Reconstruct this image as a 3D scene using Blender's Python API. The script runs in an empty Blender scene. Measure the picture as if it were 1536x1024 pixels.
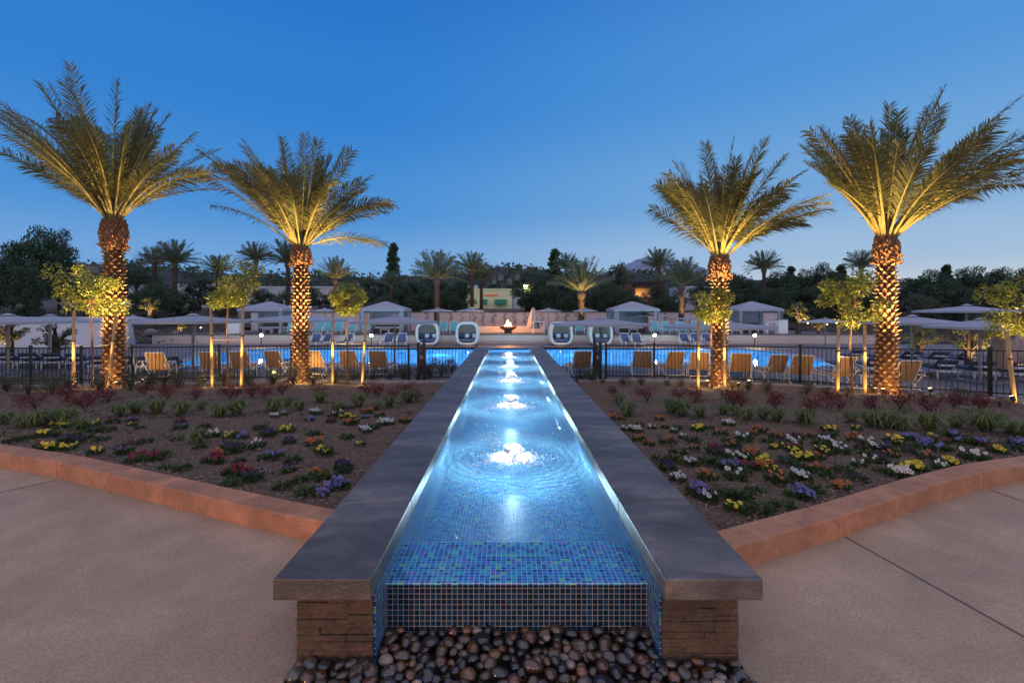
import bpy, bmesh, math, random
import numpy as np
from mathutils import Vector, Matrix
from mathutils.geometry import tessellate_polygon
S=bpy.context.scene; COL=S.collection
R=np.random.default_rng(7); random.seed(7)
F=725.0; CX,CZ=-0.048,1.75; VX,VY=762.0,466.0
def P(x,y,d): return np.array([CX+(x-VX)*d/F, d, CZ-(y-VY)*d/F])
def DZ(y,z): return (CZ-z)*F/(y-VY)          # depth at which height z shows on row y
WORDS=['first','second','third','fourth','fifth','sixth','seventh','eighth','ninth','tenth','eleventh','twelfth','thirteenth','fourteenth','fifteenth','sixteenth','seventeenth','eighteenth','nineteenth','twentieth','twenty-first','twenty-second','twenty-third','twenty-fourth','twenty-fifth','twenty-sixth','twenty-seventh','twenty-eighth','twenty-ninth','thirtieth','thirty-first','thirty-second','thirty-third','thirty-fourth','thirty-fifth','thirty-sixth','thirty-seventh','thirty-eighth','thirty-ninth','fortieth']
# ------------------------------------------------------------ materials
MATS={}
def mat(name,c1,c2=None,rough=0.7,scale=4.0,bump=0.0,bscale=None,metal=0.0,spec=0.5,emit=None,estr=0.0,trans=0.0,fac=(0.35,0.65),detail=6,speck=0,stain=0,sscale=0.7,aniso=None):
    if name in MATS: return MATS[name]
    m=bpy.data.materials.new(name); m.use_nodes=True; MATS[name]=m
    n=m.node_tree.nodes; l=m.node_tree.links; b=n['Principled BSDF']
    b.inputs['Roughness'].default_value=rough; b.inputs['Metallic'].default_value=metal
    b.inputs['Specular IOR Level'].default_value=spec
    b.inputs['Base Color'].default_value=(*c1,1)
    tc=n.new('ShaderNodeTexCoord')
    if c2 is not None:
        no=n.new('ShaderNodeTexNoise'); no.inputs['Scale'].default_value=scale; no.inputs['Detail'].default_value=detail; no.inputs['Roughness'].default_value=0.65
        l.new(tc.outputs['Object'],no.inputs['Vector'])
        r=n.new('ShaderNodeValToRGB'); r.color_ramp.elements[0].position=fac[0]; r.color_ramp.elements[1].position=fac[1]
        r.color_ramp.elements[0].color=(*c1,1); r.color_ramp.elements[1].color=(*c2,1)
        l.new(no.outputs['Fac'],r.inputs['Fac']); l.new(r.outputs['Color'],b.inputs['Base Color'])
    if speck or stain:
        src=b.inputs['Base Color'].links[0].from_socket; cur=src
        for amt,scl,det,lo,hi in ((speck,210,2,.38,.62),(speck*.7,55,3,.4,.6),(stain,sscale,9,.42,.60),(stain*.6,sscale*4.3,8,.47,.60)):
            if amt<=0: continue
            q=n.new('ShaderNodeTexNoise'); q.inputs['Scale'].default_value=scl; q.inputs['Detail'].default_value=det; q.inputs['Distortion'].default_value=0.6 if scl<20 else 0
            if aniso and scl<20:
                mp=n.new('ShaderNodeMapping'); mp.inputs['Scale'].default_value=aniso; l.new(tc.outputs['Object'],mp.inputs['Vector']); l.new(mp.outputs[0],q.inputs['Vector'])
            else: l.new(tc.outputs['Object'],q.inputs['Vector'])
            k=n.new('ShaderNodeMapRange'); k.inputs[1].default_value=lo; k.inputs[2].default_value=hi; k.inputs[3].default_value=1-amt; k.inputs[4].default_value=1+amt*.6; l.new(q.outputs['Fac'],k.inputs[0])
            m_=n.new('ShaderNodeVectorMath'); m_.operation='SCALE'; l.new(cur,m_.inputs[0]); l.new(k.outputs[0],m_.inputs['Scale']); cur=m_.outputs[0]
        l.new(cur,b.inputs['Base Color'])
    if bump>0:
        nb=n.new('ShaderNodeTexNoise'); nb.inputs['Scale'].default_value=bscale or scale*6; nb.inputs['Detail'].default_value=8
        l.new(tc.outputs['Object'],nb.inputs['Vector'])
        bp=n.new('ShaderNodeBump'); bp.inputs['Strength'].default_value=bump; bp.inputs['Distance'].default_value=0.02
        l.new(nb.outputs['Fac'],bp.inputs['Height']); l.new(bp.outputs['Normal'],b.inputs['Normal'])
    if emit: b.inputs['Emission Color'].default_value=(*emit,1); b.inputs['Emission Strength'].default_value=estr
    if trans>0:
        t=n.new('ShaderNodeBsdfTranslucent'); mx=n.new('ShaderNodeMixShader'); mx.inputs[0].default_value=trans
        src=b.inputs['Base Color'].links[0].from_socket if b.inputs['Base Color'].links else None
        if src: l.new(src,t.inputs['Color'])
        else: t.inputs['Color'].default_value=(*c1,1)
        o=n['Material Output']; l.new(b.outputs[0],mx.inputs[1]); l.new(t.outputs[0],mx.inputs[2]); l.new(mx.outputs[0],o.inputs['Surface'])
    return m
def leafmat(name,c1,c2,scale=1.5,rough=0.5,trans=0.25): return mat(name,c1,c2,rough=rough,scale=scale,trans=trans,spec=0.3)
# mosaic tiles driven by box UVs in metres
def mosaic(name,pitch=0.0295,grout=(0.42,0.5,0.62),ramp=None,gloss=0.12):
    m=bpy.data.materials.new(name); m.use_nodes=True; MATS[name]=m
    n=m.node_tree.nodes; l=m.node_tree.links; b=n['Principled BSDF']
    uv=n.new('ShaderNodeUVMap'); uv.uv_map='UVMap'
    sc=n.new('ShaderNodeVectorMath'); sc.operation='SCALE'; sc.inputs['Scale'].default_value=1/pitch; l.new(uv.outputs[0],sc.inputs[0])
    fl=n.new('ShaderNodeVectorMath'); fl.operation='FLOOR'; l.new(sc.outputs[0],fl.inputs[0])
    fr=n.new('ShaderNodeVectorMath'); fr.operation='FRACTION'; l.new(sc.outputs[0],fr.inputs[0])
    wn=n.new('ShaderNodeTexWhiteNoise'); wn.noise_dimensions='3D'; l.new(fl.outputs[0],wn.inputs['Vector'])
    no=n.new('ShaderNodeTexNoise'); no.inputs['Scale'].default_value=0.12; l.new(fl.outputs[0],no.inputs['Vector'])
    cr=n.new('ShaderNodeValToRGB'); cr.color_ramp.interpolation='CONSTANT'
    e=cr.color_ramp.elements
    e[0].position=0; e[0].color=(*ramp[0][1],1); e[1].position=ramp[1][0]; e[1].color=(*ramp[1][1],1)
    for p,c in ramp[2:]:
        q=e.new(p); q.color=(*c,1)
    l.new(wn.outputs['Value'],cr.inputs['Fac'])
    sx=n.new('ShaderNodeSeparateXYZ'); l.new(fr.outputs[0],sx.inputs[0])
    def edge(o):
        a=n.new('ShaderNodeMath'); a.operation='SUBTRACT'; a.inputs[1].default_value=0.5; l.new(o,a.inputs[0])
        c=n.new('ShaderNodeMath'); c.operation='ABSOLUTE'; l.new(a.outputs[0],c.inputs[0]); return c.outputs[0]
    mx=n.new('ShaderNodeMath'); mx.operation='MAXIMUM'; l.new(edge(sx.outputs[0]),mx.inputs[0]); l.new(edge(sx.outputs[1]),mx.inputs[1])
    g=n.new('ShaderNodeMath'); g.operation='GREATER_THAN'; g.inputs[1].default_value=0.445; l.new(mx.outputs[0],g.inputs[0])
    mc=n.new('ShaderNodeMix'); mc.data_type='RGBA'; l.new(g.outputs[0],mc.inputs['Factor']); l.new(cr.outputs[0],mc.inputs[6]); mc.inputs[7].default_value=(*grout,1)
    l.new(mc.outputs[2],b.inputs['Base Color'])
    mr=n.new('ShaderNodeMath'); mr.operation='MULTIPLY_ADD'; mr.inputs[1].default_value=0.6; mr.inputs[2].default_value=gloss; l.new(g.outputs[0],mr.inputs[0]); l.new(mr.outputs[0],b.inputs['Roughness'])
    bp=n.new('ShaderNodeBump'); bp.invert=True; bp.inputs['Distance'].default_value=0.002; bp.inputs['Strength'].default_value=0.6; l.new(g.outputs[0],bp.inputs['Height']); l.new(bp.outputs[0],b.inputs['Normal'])
    b.inputs['Thin Film Thickness'].default_value=420; b.inputs['Thin Film IOR'].default_value=1.5
    # small tilt of film per tile gives the iridescent variety
    tf=n.new('ShaderNodeMath'); tf.operation='MULTIPLY_ADD'; tf.inputs[1].default_value=420; tf.inputs[2].default_value=260; l.new(wn.outputs['Value'],tf.inputs[0]); l.new(tf.outputs[0],b.inputs['Thin Film Thickness'])
    return m
def water(name,tint,haze,hazefac,scale,bump,fres=1.33,rough=0.03,fcap=0.6,ripple=None):
    m=bpy.data.materials.new(name); m.use_nodes=True; MATS[name]=m
    n=m.node_tree.nodes; l=m.node_tree.links; n.remove(n['Principled BSDF']); o=n['Material Output']
    tc=n.new('ShaderNodeTexCoord'); mp=n.new('ShaderNodeMapping'); l.new(tc.outputs['Object'],mp.inputs['Vector'])
    no=n.new('ShaderNodeTexNoise'); no.inputs['Scale'].default_value=scale; no.inputs['Detail'].default_value=3; l.new(mp.outputs[0],no.inputs['Vector'])
    h=no.outputs['Fac']
    if ripple:   # ring waves running out from every jet
        acc=None
        for (jx,jy) in ripple:
            d=n.new('ShaderNodeVectorMath'); d.operation='DISTANCE'; d.inputs[1].default_value=(jx,jy,0.275); l.new(tc.outputs['Object'],d.inputs[0])
            s=n.new('ShaderNodeMath'); s.operation='MULTIPLY'; s.inputs[1].default_value=75; l.new(d.outputs['Value'],s.inputs[0])
            q=n.new('ShaderNodeMath'); q.operation='SINE'; l.new(s.outputs[0],q.inputs[0])
            f=n.new('ShaderNodeMath'); f.operation='MULTIPLY'; f.inputs[1].default_value=-2.2; l.new(d.outputs['Value'],f.inputs[0])
            ex=n.new('ShaderNodeMath'); ex.operation='EXPONENT'; l.new(f.outputs[0],ex.inputs[0])
            mu=n.new('ShaderNodeMath'); mu.operation='MULTIPLY'; l.new(q.outputs[0],mu.inputs[0]); l.new(ex.outputs[0],mu.inputs[1])
            if acc is None: acc=mu.outputs[0]
            else:
                a=n.new('ShaderNodeMath'); a.operation='ADD'; l.new(acc,a.inputs[0]); l.new(mu.outputs[0],a.inputs[1]); acc=a.outputs[0]
        sm=n.new('ShaderNodeMath'); sm.operation='MULTIPLY_ADD'; sm.inputs[1].default_value=0.25; l.new(acc,sm.inputs[0]); l.new(h,sm.inputs[2]); h=sm.outputs[0]
    bp=n.new('ShaderNodeBump'); bp.inputs['Strength'].default_value=bump; bp.inputs['Distance'].default_value=0.02; l.new(h,bp.inputs['Height'])
    fz=n.new('ShaderNodeFresnel'); fz.inputs['IOR'].default_value=fres; l.new(bp.outputs[0],fz.inputs['Normal'])
    cl=n.new('ShaderNodeMath'); cl.operation='MINIMUM'; cl.inputs[1].default_value=fcap; l.new(fz.outputs[0],cl.inputs[0])
    gl=n.new('ShaderNodeBsdfGlossy'); gl.inputs['Roughness'].default_value=rough; l.new(bp.outputs[0],gl.inputs['Normal'])
    tr=n.new('ShaderNodeBsdfTransparent'); tr.inputs['Color'].default_value=(*tint,1)
    di=n.new('ShaderNodeBsdfTranslucent'); di.inputs['Color'].default_value=(*haze,1); l.new(bp.outputs[0],di.inputs['Normal'])
    m1=n.new('ShaderNodeMixShader'); m1.inputs[0].default_value=hazefac; l.new(tr.outputs[0],m1.inputs[1]); l.new(di.outputs[0],m1.inputs[2])
    m2=n.new('ShaderNodeMixShader'); l.new(cl.outputs[0],m2.inputs[0]); l.new(m1.outputs[0],m2.inputs[1]); l.new(gl.outputs[0],m2.inputs[2]); l.new(m2.outputs[0],o.inputs['Surface'])
    return m
# ------------------------------------------------------------ mesh builder
class MB:
    def __init__(s): s.v=[]; s.f=[]; s.m=[]; s.n=0
    def add(s,v,f,mi=0):
        v=np.asarray(v,float); s.v.append(v); k=s.n; s.n+=len(v)
        if isinstance(f,np.ndarray): s.f.extend((f+k).tolist()); s.m.extend([mi]*len(f))
        else:
            for q in f: s.f.append([i+k for i in q]); s.m.append(mi)
        return s
    def box(s,x0,x1,y0,y1,z0,z1,mi=0,M=None):
        v=np.array([(x0,y0,z0),(x1,y0,z0),(x1,y1,z0),(x0,y1,z0),(x0,y0,z1),(x1,y0,z1),(x1,y1,z1),(x0,y1,z1)],float)
        if M is not None: v=v@np.array(M.to_3x3()).T+np.array(M.translation)
        return s.add(v,[(0,3,2,1),(4,5,6,7),(0,1,5,4),(1,2,6,5),(2,3,7,6),(3,0,4,7)],mi)
    def tube(s,pts,rad,n=8,mi=0,cap=True):
        pts=[Vector(p) for p in pts]; k=len(pts); rad=rad if hasattr(rad,'__len__') else [rad]*k
        V=[];Fc=[]; up=Vector((0.13,0.27,0.95)).normalized()
        for i,p in enumerate(pts):
            t=(pts[min(i+1,k-1)]-pts[max(i-1,0)]).normalized()
            a=t.cross(up)
            if a.length<0.05: a=t.cross(Vector((1,0,0)))
            a.normalize(); b=t.cross(a)
            for j in range(n):
                w=2*math.pi*j/n; q=p+(a*math.cos(w)+b*math.sin(w))*rad[i]; V.append(q[:])
        for i in range(k-1):
            for j in range(n):
                j2=(j+1)%n; Fc.append((i*n+j,i*n+j2,(i+1)*n+j2,(i+1)*n+j))
        if cap: Fc.append(tuple(range(n-1,-1,-1))); Fc.append(tuple((k-1)*n+j for j in range(n)))
        return s.add(V,Fc,mi)
    def lathe(s,prof,n=20,c=(0,0,0),mi=0):
        V=[(c[0]+r*math.cos(2*math.pi*j/n),c[1]+r*math.sin(2*math.pi*j/n),c[2]+z) for r,z in prof for j in range(n)]
        Fc=[(i*n+j,i*n+(j+1)%n,(i+1)*n+(j+1)%n,(i+1)*n+j) for i in range(len(prof)-1) for j in range(n)]
        return s.add(V,Fc,mi)
    def leaves(s,Pb,D,L,W,mi=0,fold=0.0):
        N=len(Pb); L=np.broadcast_to(np.asarray(L,float),(N,))[:,None]; W=np.broadcast_to(np.asarray(W,float),(N,))[:,None]
        D=D/np.linalg.norm(D,axis=1,keepdims=True)
        r=R.normal(size=(N,3)); Sd=np.cross(D,r); Sd/=np.linalg.norm(Sd,axis=1,keepdims=True)+1e-9
        V=np.stack([Pb,Pb+D*L*0.5+Sd*W*0.5,Pb+D*L,Pb+D*L*0.5-Sd*W*0.5],1).reshape(-1,3)
        Fc=np.arange(N*4).reshape(N,4)
        return s.add(V,Fc,mi)
    def mesh(s,name,mats,smooth=False,uv=False):
        me=bpy.data.meshes.new(name); v=np.concatenate(s.v)
        me.from_pydata(v.tolist(),[],s.f)
        for m in (mats if isinstance(mats,(list,tuple)) else [mats]): me.materials.append(m)
        me.polygons.foreach_set('material_index',s.m)
        if smooth: me.polygons.foreach_set('use_smooth',[True]*len(s.f))
        me.update()
        if uv:
            u=me.uv_layers.new(name='UVMap')
            for p in me.polygons:
                nx,ny,nz=[abs(a) for a in p.normal]
                for li in p.loop_indices:
                    c=me.vertices[me.loops[li].vertex_index].co
                    u.data[li].uv=(c.x,c.y) if nz>=nx and nz>=ny else ((c.x,c.z) if ny>=nx else (c.y,c.z))
        return me
    def build(s,name,mats,parent=None,smooth=False,uv=False,bevel=0,**k):
        o=bpy.data.objects.new(name,s.mesh(name,mats,smooth,uv)); COL.objects.link(o)
        if parent: o.parent=parent
        if bevel:
            b=o.modifiers.new('bevel','BEVEL'); b.width=bevel; b.segments=2; b.limit_method='ANGLE'
        for a,q in k.items(): o[a]=q
        return o
def thing(name,label,cat,loc=(0,0,0),rz=0,group=None,sc=1):
    o=bpy.data.objects.new(name,None); COL.objects.link(o); o.location=loc; o.rotation_euler=(0,0,rz); o.scale=(sc,sc,sc); o.empty_display_size=0.2
    o['label']=label; o['category']=cat
    if group: o['group']=group
    return o
def tag(o,label,cat,group=None):
    o['label']=label; o['category']=cat
    if group: o['group']=group
    return o
def dup(root,loc,rz=0,label=None,sc=None,group=None):
    r=root.copy(); COL.objects.link(r); r.location=loc; r.rotation_euler=(0,0,rz)
    if label: r['label']=label
    if group: r['group']=group
    if sc is not None: r.scale=(sc,sc,sc) if not hasattr(sc,'__len__') else sc
    for ch in list(root.children):
        c=ch.copy(); COL.objects.link(c); c.parent=r
        for g in list(ch.children):
            d=g.copy(); COL.objects.link(d); d.parent=c
    return r
class Kind:                      # first placement moves the prototype itself, later ones copy it
    def __init__(s,root): s.root=root; s.used=False
    def put(s,loc,rz=0,label=None,sc=1,group=None):
        loc=tuple(float(a) for a in loc)
        if s.used: return dup(s.root,loc,rz,label,sc,group)
        s.used=True; o=s.root; o.location=loc; o.rotation_euler=(0,0,rz)
        o.scale=(sc,sc,sc) if not hasattr(sc,'__len__') else sc
        if label: o['label']=label
        if group: o['group']=group
        return o
def M4(loc=(0,0,0),rz=0,rx=0,ry=0): return Matrix.Translation(Vector(loc))@Matrix.Rotation(rz,4,'Z')@Matrix.Rotation(ry,4,'Y')@Matrix.Rotation(rx,4,'X')
def lamp(kind,name,loc,energy,color,target=None,size=60,blend=0.6,rad=0.05,parent=None):
    d=bpy.data.lights.new(name,kind); d.energy=energy; d.color=color
    if kind!='SUN': d.shadow_soft_size=rad
    if kind=='SPOT': d.spot_size=math.radians(size); d.spot_blend=blend
    o=bpy.data.objects.new(name,d); COL.objects.link(o); o.location=tuple(float(a) for a in loc)
    if target is not None: o.rotation_euler=(Vector(target)-Vector(loc)).to_track_quat('-Z','Y').to_euler()
    return o
def interp(pts,x): return float(np.interp(x,[p[0] for p in pts],[p[1] for p in pts]))
# ------------------------------------------------------------ palette
concrete=mat('concrete',(0.47,0.34,0.225),(0.40,0.295,0.195),rough=0.85,scale=1.3,bump=0.6,bscale=140,detail=10,speck=.20,stain=.11)
joint_m=mat('joint',(0.10,0.07,0.055),rough=0.9)
curb_m=mat('curb_terracotta',(0.45,0.215,0.11),(0.38,0.18,0.09),rough=0.8,scale=5,bump=0.4,bscale=90,speck=.12,stain=.16,sscale=2)
stone_m=mat('coping_stone',(0.145,0.128,0.112),(0.095,0.084,0.076),rough=0.5,scale=2.2,bump=0.3,bscale=60,detail=10,speck=.14,stain=.34,sscale=1.3,aniso=(.7,1.6,1))
ledge_m=mat('ledge_stone',(0.095,0.060,0.036),(0.04,0.027,0.018),rough=0.75,scale=5,bump=0.9,bscale=35)
soil_m=mat('mulch',(0.055,0.034,0.020),(0.19,0.12,0.07),rough=0.95,scale=26,bump=1.0,bscale=60,detail=10)
deck_m=mat('deck_paving',(0.16,0.145,0.16),(0.12,0.11,0.125),rough=0.6,scale=0.6,bump=0.15,bscale=30)
cream_m=mat('cream_stucco',(0.64,0.53,0.45),(0.57,0.47,0.40),rough=0.9,scale=2,bump=0.3,bscale=50)
black_m=mat('black_metal',(0.012,0.011,0.011),rough=0.4,metal=0.3)
white_m=mat('white_frame',(0.72,0.71,0.70),rough=0.4)
wicker_m=mat('white_wicker',(0.66,0.62,0.58),(0.45,0.42,0.40),rough=0.7,scale=40,bump=0.8,bscale=90)
canv_m=mat('grey_canvas',(0.36,0.38,0.44),(0.33,0.35,0.40),rough=0.85,scale=3,trans=0.15)
tanc_m=mat('tan_canvas',(0.45,0.33,0.27),(0.38,0.27,0.22),rough=0.85,scale=3)
sling_m=mat('tan_sling',(0.38,0.22,0.11),(0.33,0.19,0.10),rough=0.8,scale=30)
navy_m=mat('navy_cushion',(0.045,0.06,0.13),(0.06,0.08,0.16),rough=0.85,scale=8)
teal_m=mat('teal_sling',(0.10,0.33,0.36),rough=0.8)
wcush_m=mat('white_cushion',(0.68,0.68,0.70),rough=0.85)
mgrey=mat('grey_metal',(0.22,0.21,0.21),rough=0.45,metal=0.4)
bark_m=mat('bark',(0.16,0.075,0.04),(0.09,0.045,0.028),rough=0.85,scale=14,bump=0.6,bscale=40)
dbark_m=mat('dark_bark',(0.09,0.06,0.045),(0.05,0.035,0.03),rough=0.9,scale=5)
pole_m=mat('lodge_pole',(0.47,0.31,0.15),(0.38,0.24,0.11),rough=0.7,scale=8)
boot_m=mat('palm_boots',(0.17,0.075,0.035),(0.30,0.15,0.07),rough=0.85,scale=12,bump=0.7,bscale=40)
fiber_m=mat('palm_fibre',(0.13,0.06,0.03),(0.27,0.13,0.06),rough=0.9,scale=20,bump=0.8,bscale=60)
frond_m=leafmat('palm_leaflets',(0.10,0.115,0.042),(0.18,0.175,0.07),scale=0.9,trans=0.2)
rach_m=mat('palm_rachis',(0.33,0.27,0.10),(0.24,0.22,0.09),rough=0.5,scale=3)
bfrond_m=leafmat('grey_palm_leaflets',(0.075,0.10,0.06),(0.12,0.14,0.08),scale=0.9)
citrus_m=leafmat('citrus_leaves',(0.09,0.14,0.022),(0.26,0.27,0.06),scale=5,rough=0.35)
shrub_m=leafmat('shrub_leaves',(0.05,0.065,0.035),(0.10,0.105,0.06),scale=9)
grass_m=leafmat('grass_blades',(0.085,0.13,0.035),(0.19,0.21,0.08),scale=8)
red_m=leafmat('nandina_leaves',(0.11,0.02,0.025),(0.19,0.045,0.045),scale=15)
pleaf_m=leafmat('pansy_leaves',(0.03,0.06,0.015),(0.07,0.11,0.03),scale=20)
dark_m=leafmat('evergreen_leaves',(0.036,0.068,0.036),(0.08,0.115,0.058),scale=0.25)
olive_m=leafmat('olive_leaves',(0.07,0.085,0.05),(0.12,0.12,0.08),scale=0.5)
lit_m=leafmat('yellow_green_leaves',(0.16,0.18,0.05),(0.24,0.22,0.08),scale=2)
# ------------------------------------------------------------ world, camera
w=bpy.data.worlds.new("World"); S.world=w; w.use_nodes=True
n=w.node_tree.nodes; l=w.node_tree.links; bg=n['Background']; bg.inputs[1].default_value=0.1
sk=n.new('ShaderNodeTexSky'); sk.sky_type='NISHITA'; sk.sun_disc=False; sk.sun_elevation=math.radians(1.0); sk.sun_rotation=math.radians(62); sk.ozone_density=3.5; sk.dust_density=0.6
tc=n.new('ShaderNodeTexCoord'); sx=n.new('ShaderNodeSeparateXYZ'); l.new(tc.outputs['Generated'],sx.inputs[0])
def ramp(pts,src):
    r=n.new('ShaderNodeValToRGB'); e=r.color_ramp.elements; r.color_ramp.interpolation='EASE'
    e[0].position=pts[0][0]; e[0].color=(*pts[0][1],1); e[1].position=pts[1][0]; e[1].color=(*pts[1][1],1)
    for p,c in pts[2:]: q=e.new(p); q.color=(*c,1)
    l.new(src,r.inputs[0]); return r.outputs[0]
up=sx.outputs[2]
r1=ramp([(0.0,(0.25,0.45,0.66)),(0.08,(0.17,0.37,0.69)),(0.20,(0.068,0.275,0.66)),(0.38,(0.032,0.21,0.62)),(0.60,(0.020,0.16,0.55)),(1.0,(0.018,0.075,0.30))],up)
r2=ramp([(0.0,(0.68,0.66,0.62)),(0.035,(0.52,0.59,0.66)),(0.10,(0.34,0.50,0.70)),(0.22,(0.17,0.38,0.69)),(0.42,(0.08,0.29,0.67)),(0.65,(0.045,0.20,0.60)),(1.0,(0.018,0.075,0.30))],up)
dt=n.new('ShaderNodeVectorMath'); dt.operation='DOT_PRODUCT'; a=math.radians(55); dt.inputs[1].default_value=(math.sin(a),math.cos(a),0); l.new(tc.outputs['Generated'],dt.inputs[0])
mr=n.new('ShaderNodeMapRange'); mr.interpolation_type='SMOOTHSTEP'; mr.inputs[1].default_value=0.25; mr.inputs[2].default_value=1.0; l.new(dt.outputs['Value'],mr.inputs[0])
mx=n.new('ShaderNodeMix'); mx.data_type='RGBA'; l.new(mr.outputs[0],mx.inputs['Factor']); l.new(r1,mx.inputs[6]); l.new(r2,mx.inputs[7])
s10=n.new('ShaderNodeVectorMath'); s10.operation='SCALE'; s10.inputs['Scale'].default_value=9.6; l.new(mx.outputs[2],s10.inputs[0])
s2=n.new('ShaderNodeVectorMath'); s2.operation='SCALE'; s2.inputs['Scale'].default_value=0.05; l.new(sk.outputs[0],s2.inputs[0])
ad=n.new('ShaderNodeVectorMath'); ad.operation='ADD'; l.new(s10.outputs[0],ad.inputs[0]); l.new(s2.outputs[0],ad.inputs[1])
# warm fill light added to the unseen sky overhead and behind the camera
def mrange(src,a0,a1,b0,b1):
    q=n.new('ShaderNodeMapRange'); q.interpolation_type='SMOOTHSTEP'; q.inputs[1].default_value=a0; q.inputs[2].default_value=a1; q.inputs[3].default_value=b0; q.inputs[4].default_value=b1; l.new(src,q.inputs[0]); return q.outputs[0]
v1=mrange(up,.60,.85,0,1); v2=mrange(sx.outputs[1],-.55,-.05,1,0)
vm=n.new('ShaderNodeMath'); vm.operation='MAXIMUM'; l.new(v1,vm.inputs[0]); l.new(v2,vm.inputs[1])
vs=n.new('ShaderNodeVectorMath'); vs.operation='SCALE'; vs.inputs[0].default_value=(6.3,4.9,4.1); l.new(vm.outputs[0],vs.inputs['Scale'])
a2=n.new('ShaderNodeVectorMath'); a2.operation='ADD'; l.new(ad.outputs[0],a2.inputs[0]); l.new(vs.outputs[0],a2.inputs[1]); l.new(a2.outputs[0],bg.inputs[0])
cam=bpy.data.objects.new('camera',bpy.data.cameras.new('camera')); COL.objects.link(cam); S.camera=cam
cam.location=(CX,0,CZ); cam.rotation_euler=(math.pi/2,0,0); cam.data.sensor_width=36; cam.data.lens=F/1536*36
cam.data.shift_x=6/1536; cam.data.shift_y=-46/1536; cam.data.clip_end=30000; cam.data.clip_start=0.05
S.view_settings.view_transform='Standard'; S.view_settings.look='None'; S.view_settings.exposure=0.08; S.view_settings.gamma=1
S.cycles.max_bounces=6; S.cycles.transparent_max_bounces=12; S.cycles.caustics_reflective=False; S.cycles.caustics_refractive=False
WARM=(1.0,0.62,0.21)
sun=lamp('SUN','dusk_sun',(30,20,10),0.12,(1.0,0.85,0.75)); sun.data.angle=math.radians(20)
sun.rotation_euler=Vector((-math.sin(a)*0.97,-math.cos(a)*0.97,-0.25)).to_track_quat('-Z','Y').to_euler()
# ------------------------------------------------------------ ground levels
CURB_L=[(-40,9.5),(-14,7.3),(-8,6.15),(-5.73,5.4),(-4.79,5.075),(-3.78,4.63),(-2.6,4.11),(-1.83,3.78),(-1.47,3.636),(-1.05,3.49)]
CURB_R=[(1.0,3.02),(1.637,3.32),(2.557,3.747),(3.77,4.36),(4.63,4.75),(5.24,4.956),(8,5.75),(14,7.0),(40,9.5)]
FENCE_L=[(-30,14.6),(-22,15.4),(-15.65,16.1),(-11.55,16.7),(-7.75,17.4),(-3.55,17.3),(-1.19,17.2)]
FENCE_R=[(1.19,17.2),(2.9,17.3),(4.27,17.6),(7.2,16.7),(10.05,15.3),(11.2,14.1),(12.85,12.1),(15.2,9.6),(19,6.5)]
FZ=[(-30,-.5),(-15,-.68),(0,-.7),(4,-.68),(10,-.60),(11.2,-.55),(12.9,-.435),(15,-.3),(30,0)]
def yc(x): return interp(CURB_L,x) if x<0 else interp(CURB_R,x)
def yf(x):
    return interp(FENCE_L,x) if x<0 else interp(FENCE_R,x)
def soilz(x,y):
    a=yc(x)+0.2; b=yf(x)-0.5; t=max(0,min(1,(y-a)/max(b-a,1)))
    z0=0.12; z1=interp(FZ,x)-0.06
    return z0+(z1-z0)*t+0.03*math.sin(x*1.3+y)*math.sin(y*0.9)*min(1,4*t)
def onsoil(px,py):
    lo,hi=2.5,40
    for _ in range(40):
        m=(lo+hi)/2; p=P(px,py,m)
        if p[2]>soilz(p[0],p[1]): lo=m
        else: hi=m
    p=P(px,py,lo); p[2]=soilz(p[0],p[1]); return p
# ground sheet far below, reaching the horizon
MB().add([(-12000,-200,-2.4),(12000,-200,-2.4),(12000,12000,-2.4),(-12000,12000,-2.4)],[(0,1,2,3)]).build('ground',mat('dry_ground',(0.09,0.075,0.055),(0.06,0.065,0.045),rough=0.95,scale=0.05),kind='structure')
# plaza
b=MB()
def strip(b,xs,f0,f1,z=0.0,mi=0,nsub=1):
    for i in range(len(xs)-1):
        x0,x1=xs[i],xs[i+1]
        b.add([(x0,f0(x0),z),(x1,f0(x1),z),(x1,f1(x1),z),(x0,f1(x0),z)],[(0,1,2,3)],mi)
XL=-1.106; XR=1.106
strip(b,[-40,-14,-8,-5.73,-4.79,-3.78,-2.6,-1.83,-1.47,XL],lambda x:-12,lambda x:yc(x)+0.05)
strip(b,[XR,1.637,2.557,3.77,4.63,5.24,8,14,40],lambda x:-12,lambda x:yc(x)+0.05)
strip(b,[XL,XR],lambda x:-12,lambda x:1.55)
def jline(b,p,q,wd=0.011,z=0.004):
    p=np.array([p[0],p[1]]);q=np.array([q[0],q[1]]);t=(q-p)/np.linalg.norm(q-p);s=np.array([-t[1],t[0]])*wd/2
    b.add([(*(p-s),z),(*(p+s),z),(*(q+s),z),(*(q-s),z)],[(0,3,2,1)],1)
g=lambda x,y:P(x,y,DZ(y,0))[:2]
for p,q in [((1268,805),(1536,955)),((1485,735),(1536,752)),((80,721),(0,739))]:
    A,Bq=g(*p),g(*q); jline(b,A,A+(Bq-A)*3)
A=g(1268,805)
jline(b,(-9,1.2),(XL,1.2)); jline(b,(XR,1.0),(2.85,1.0))
b.build('plaza_paving',[concrete,joint_m],kind='structure')
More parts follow.
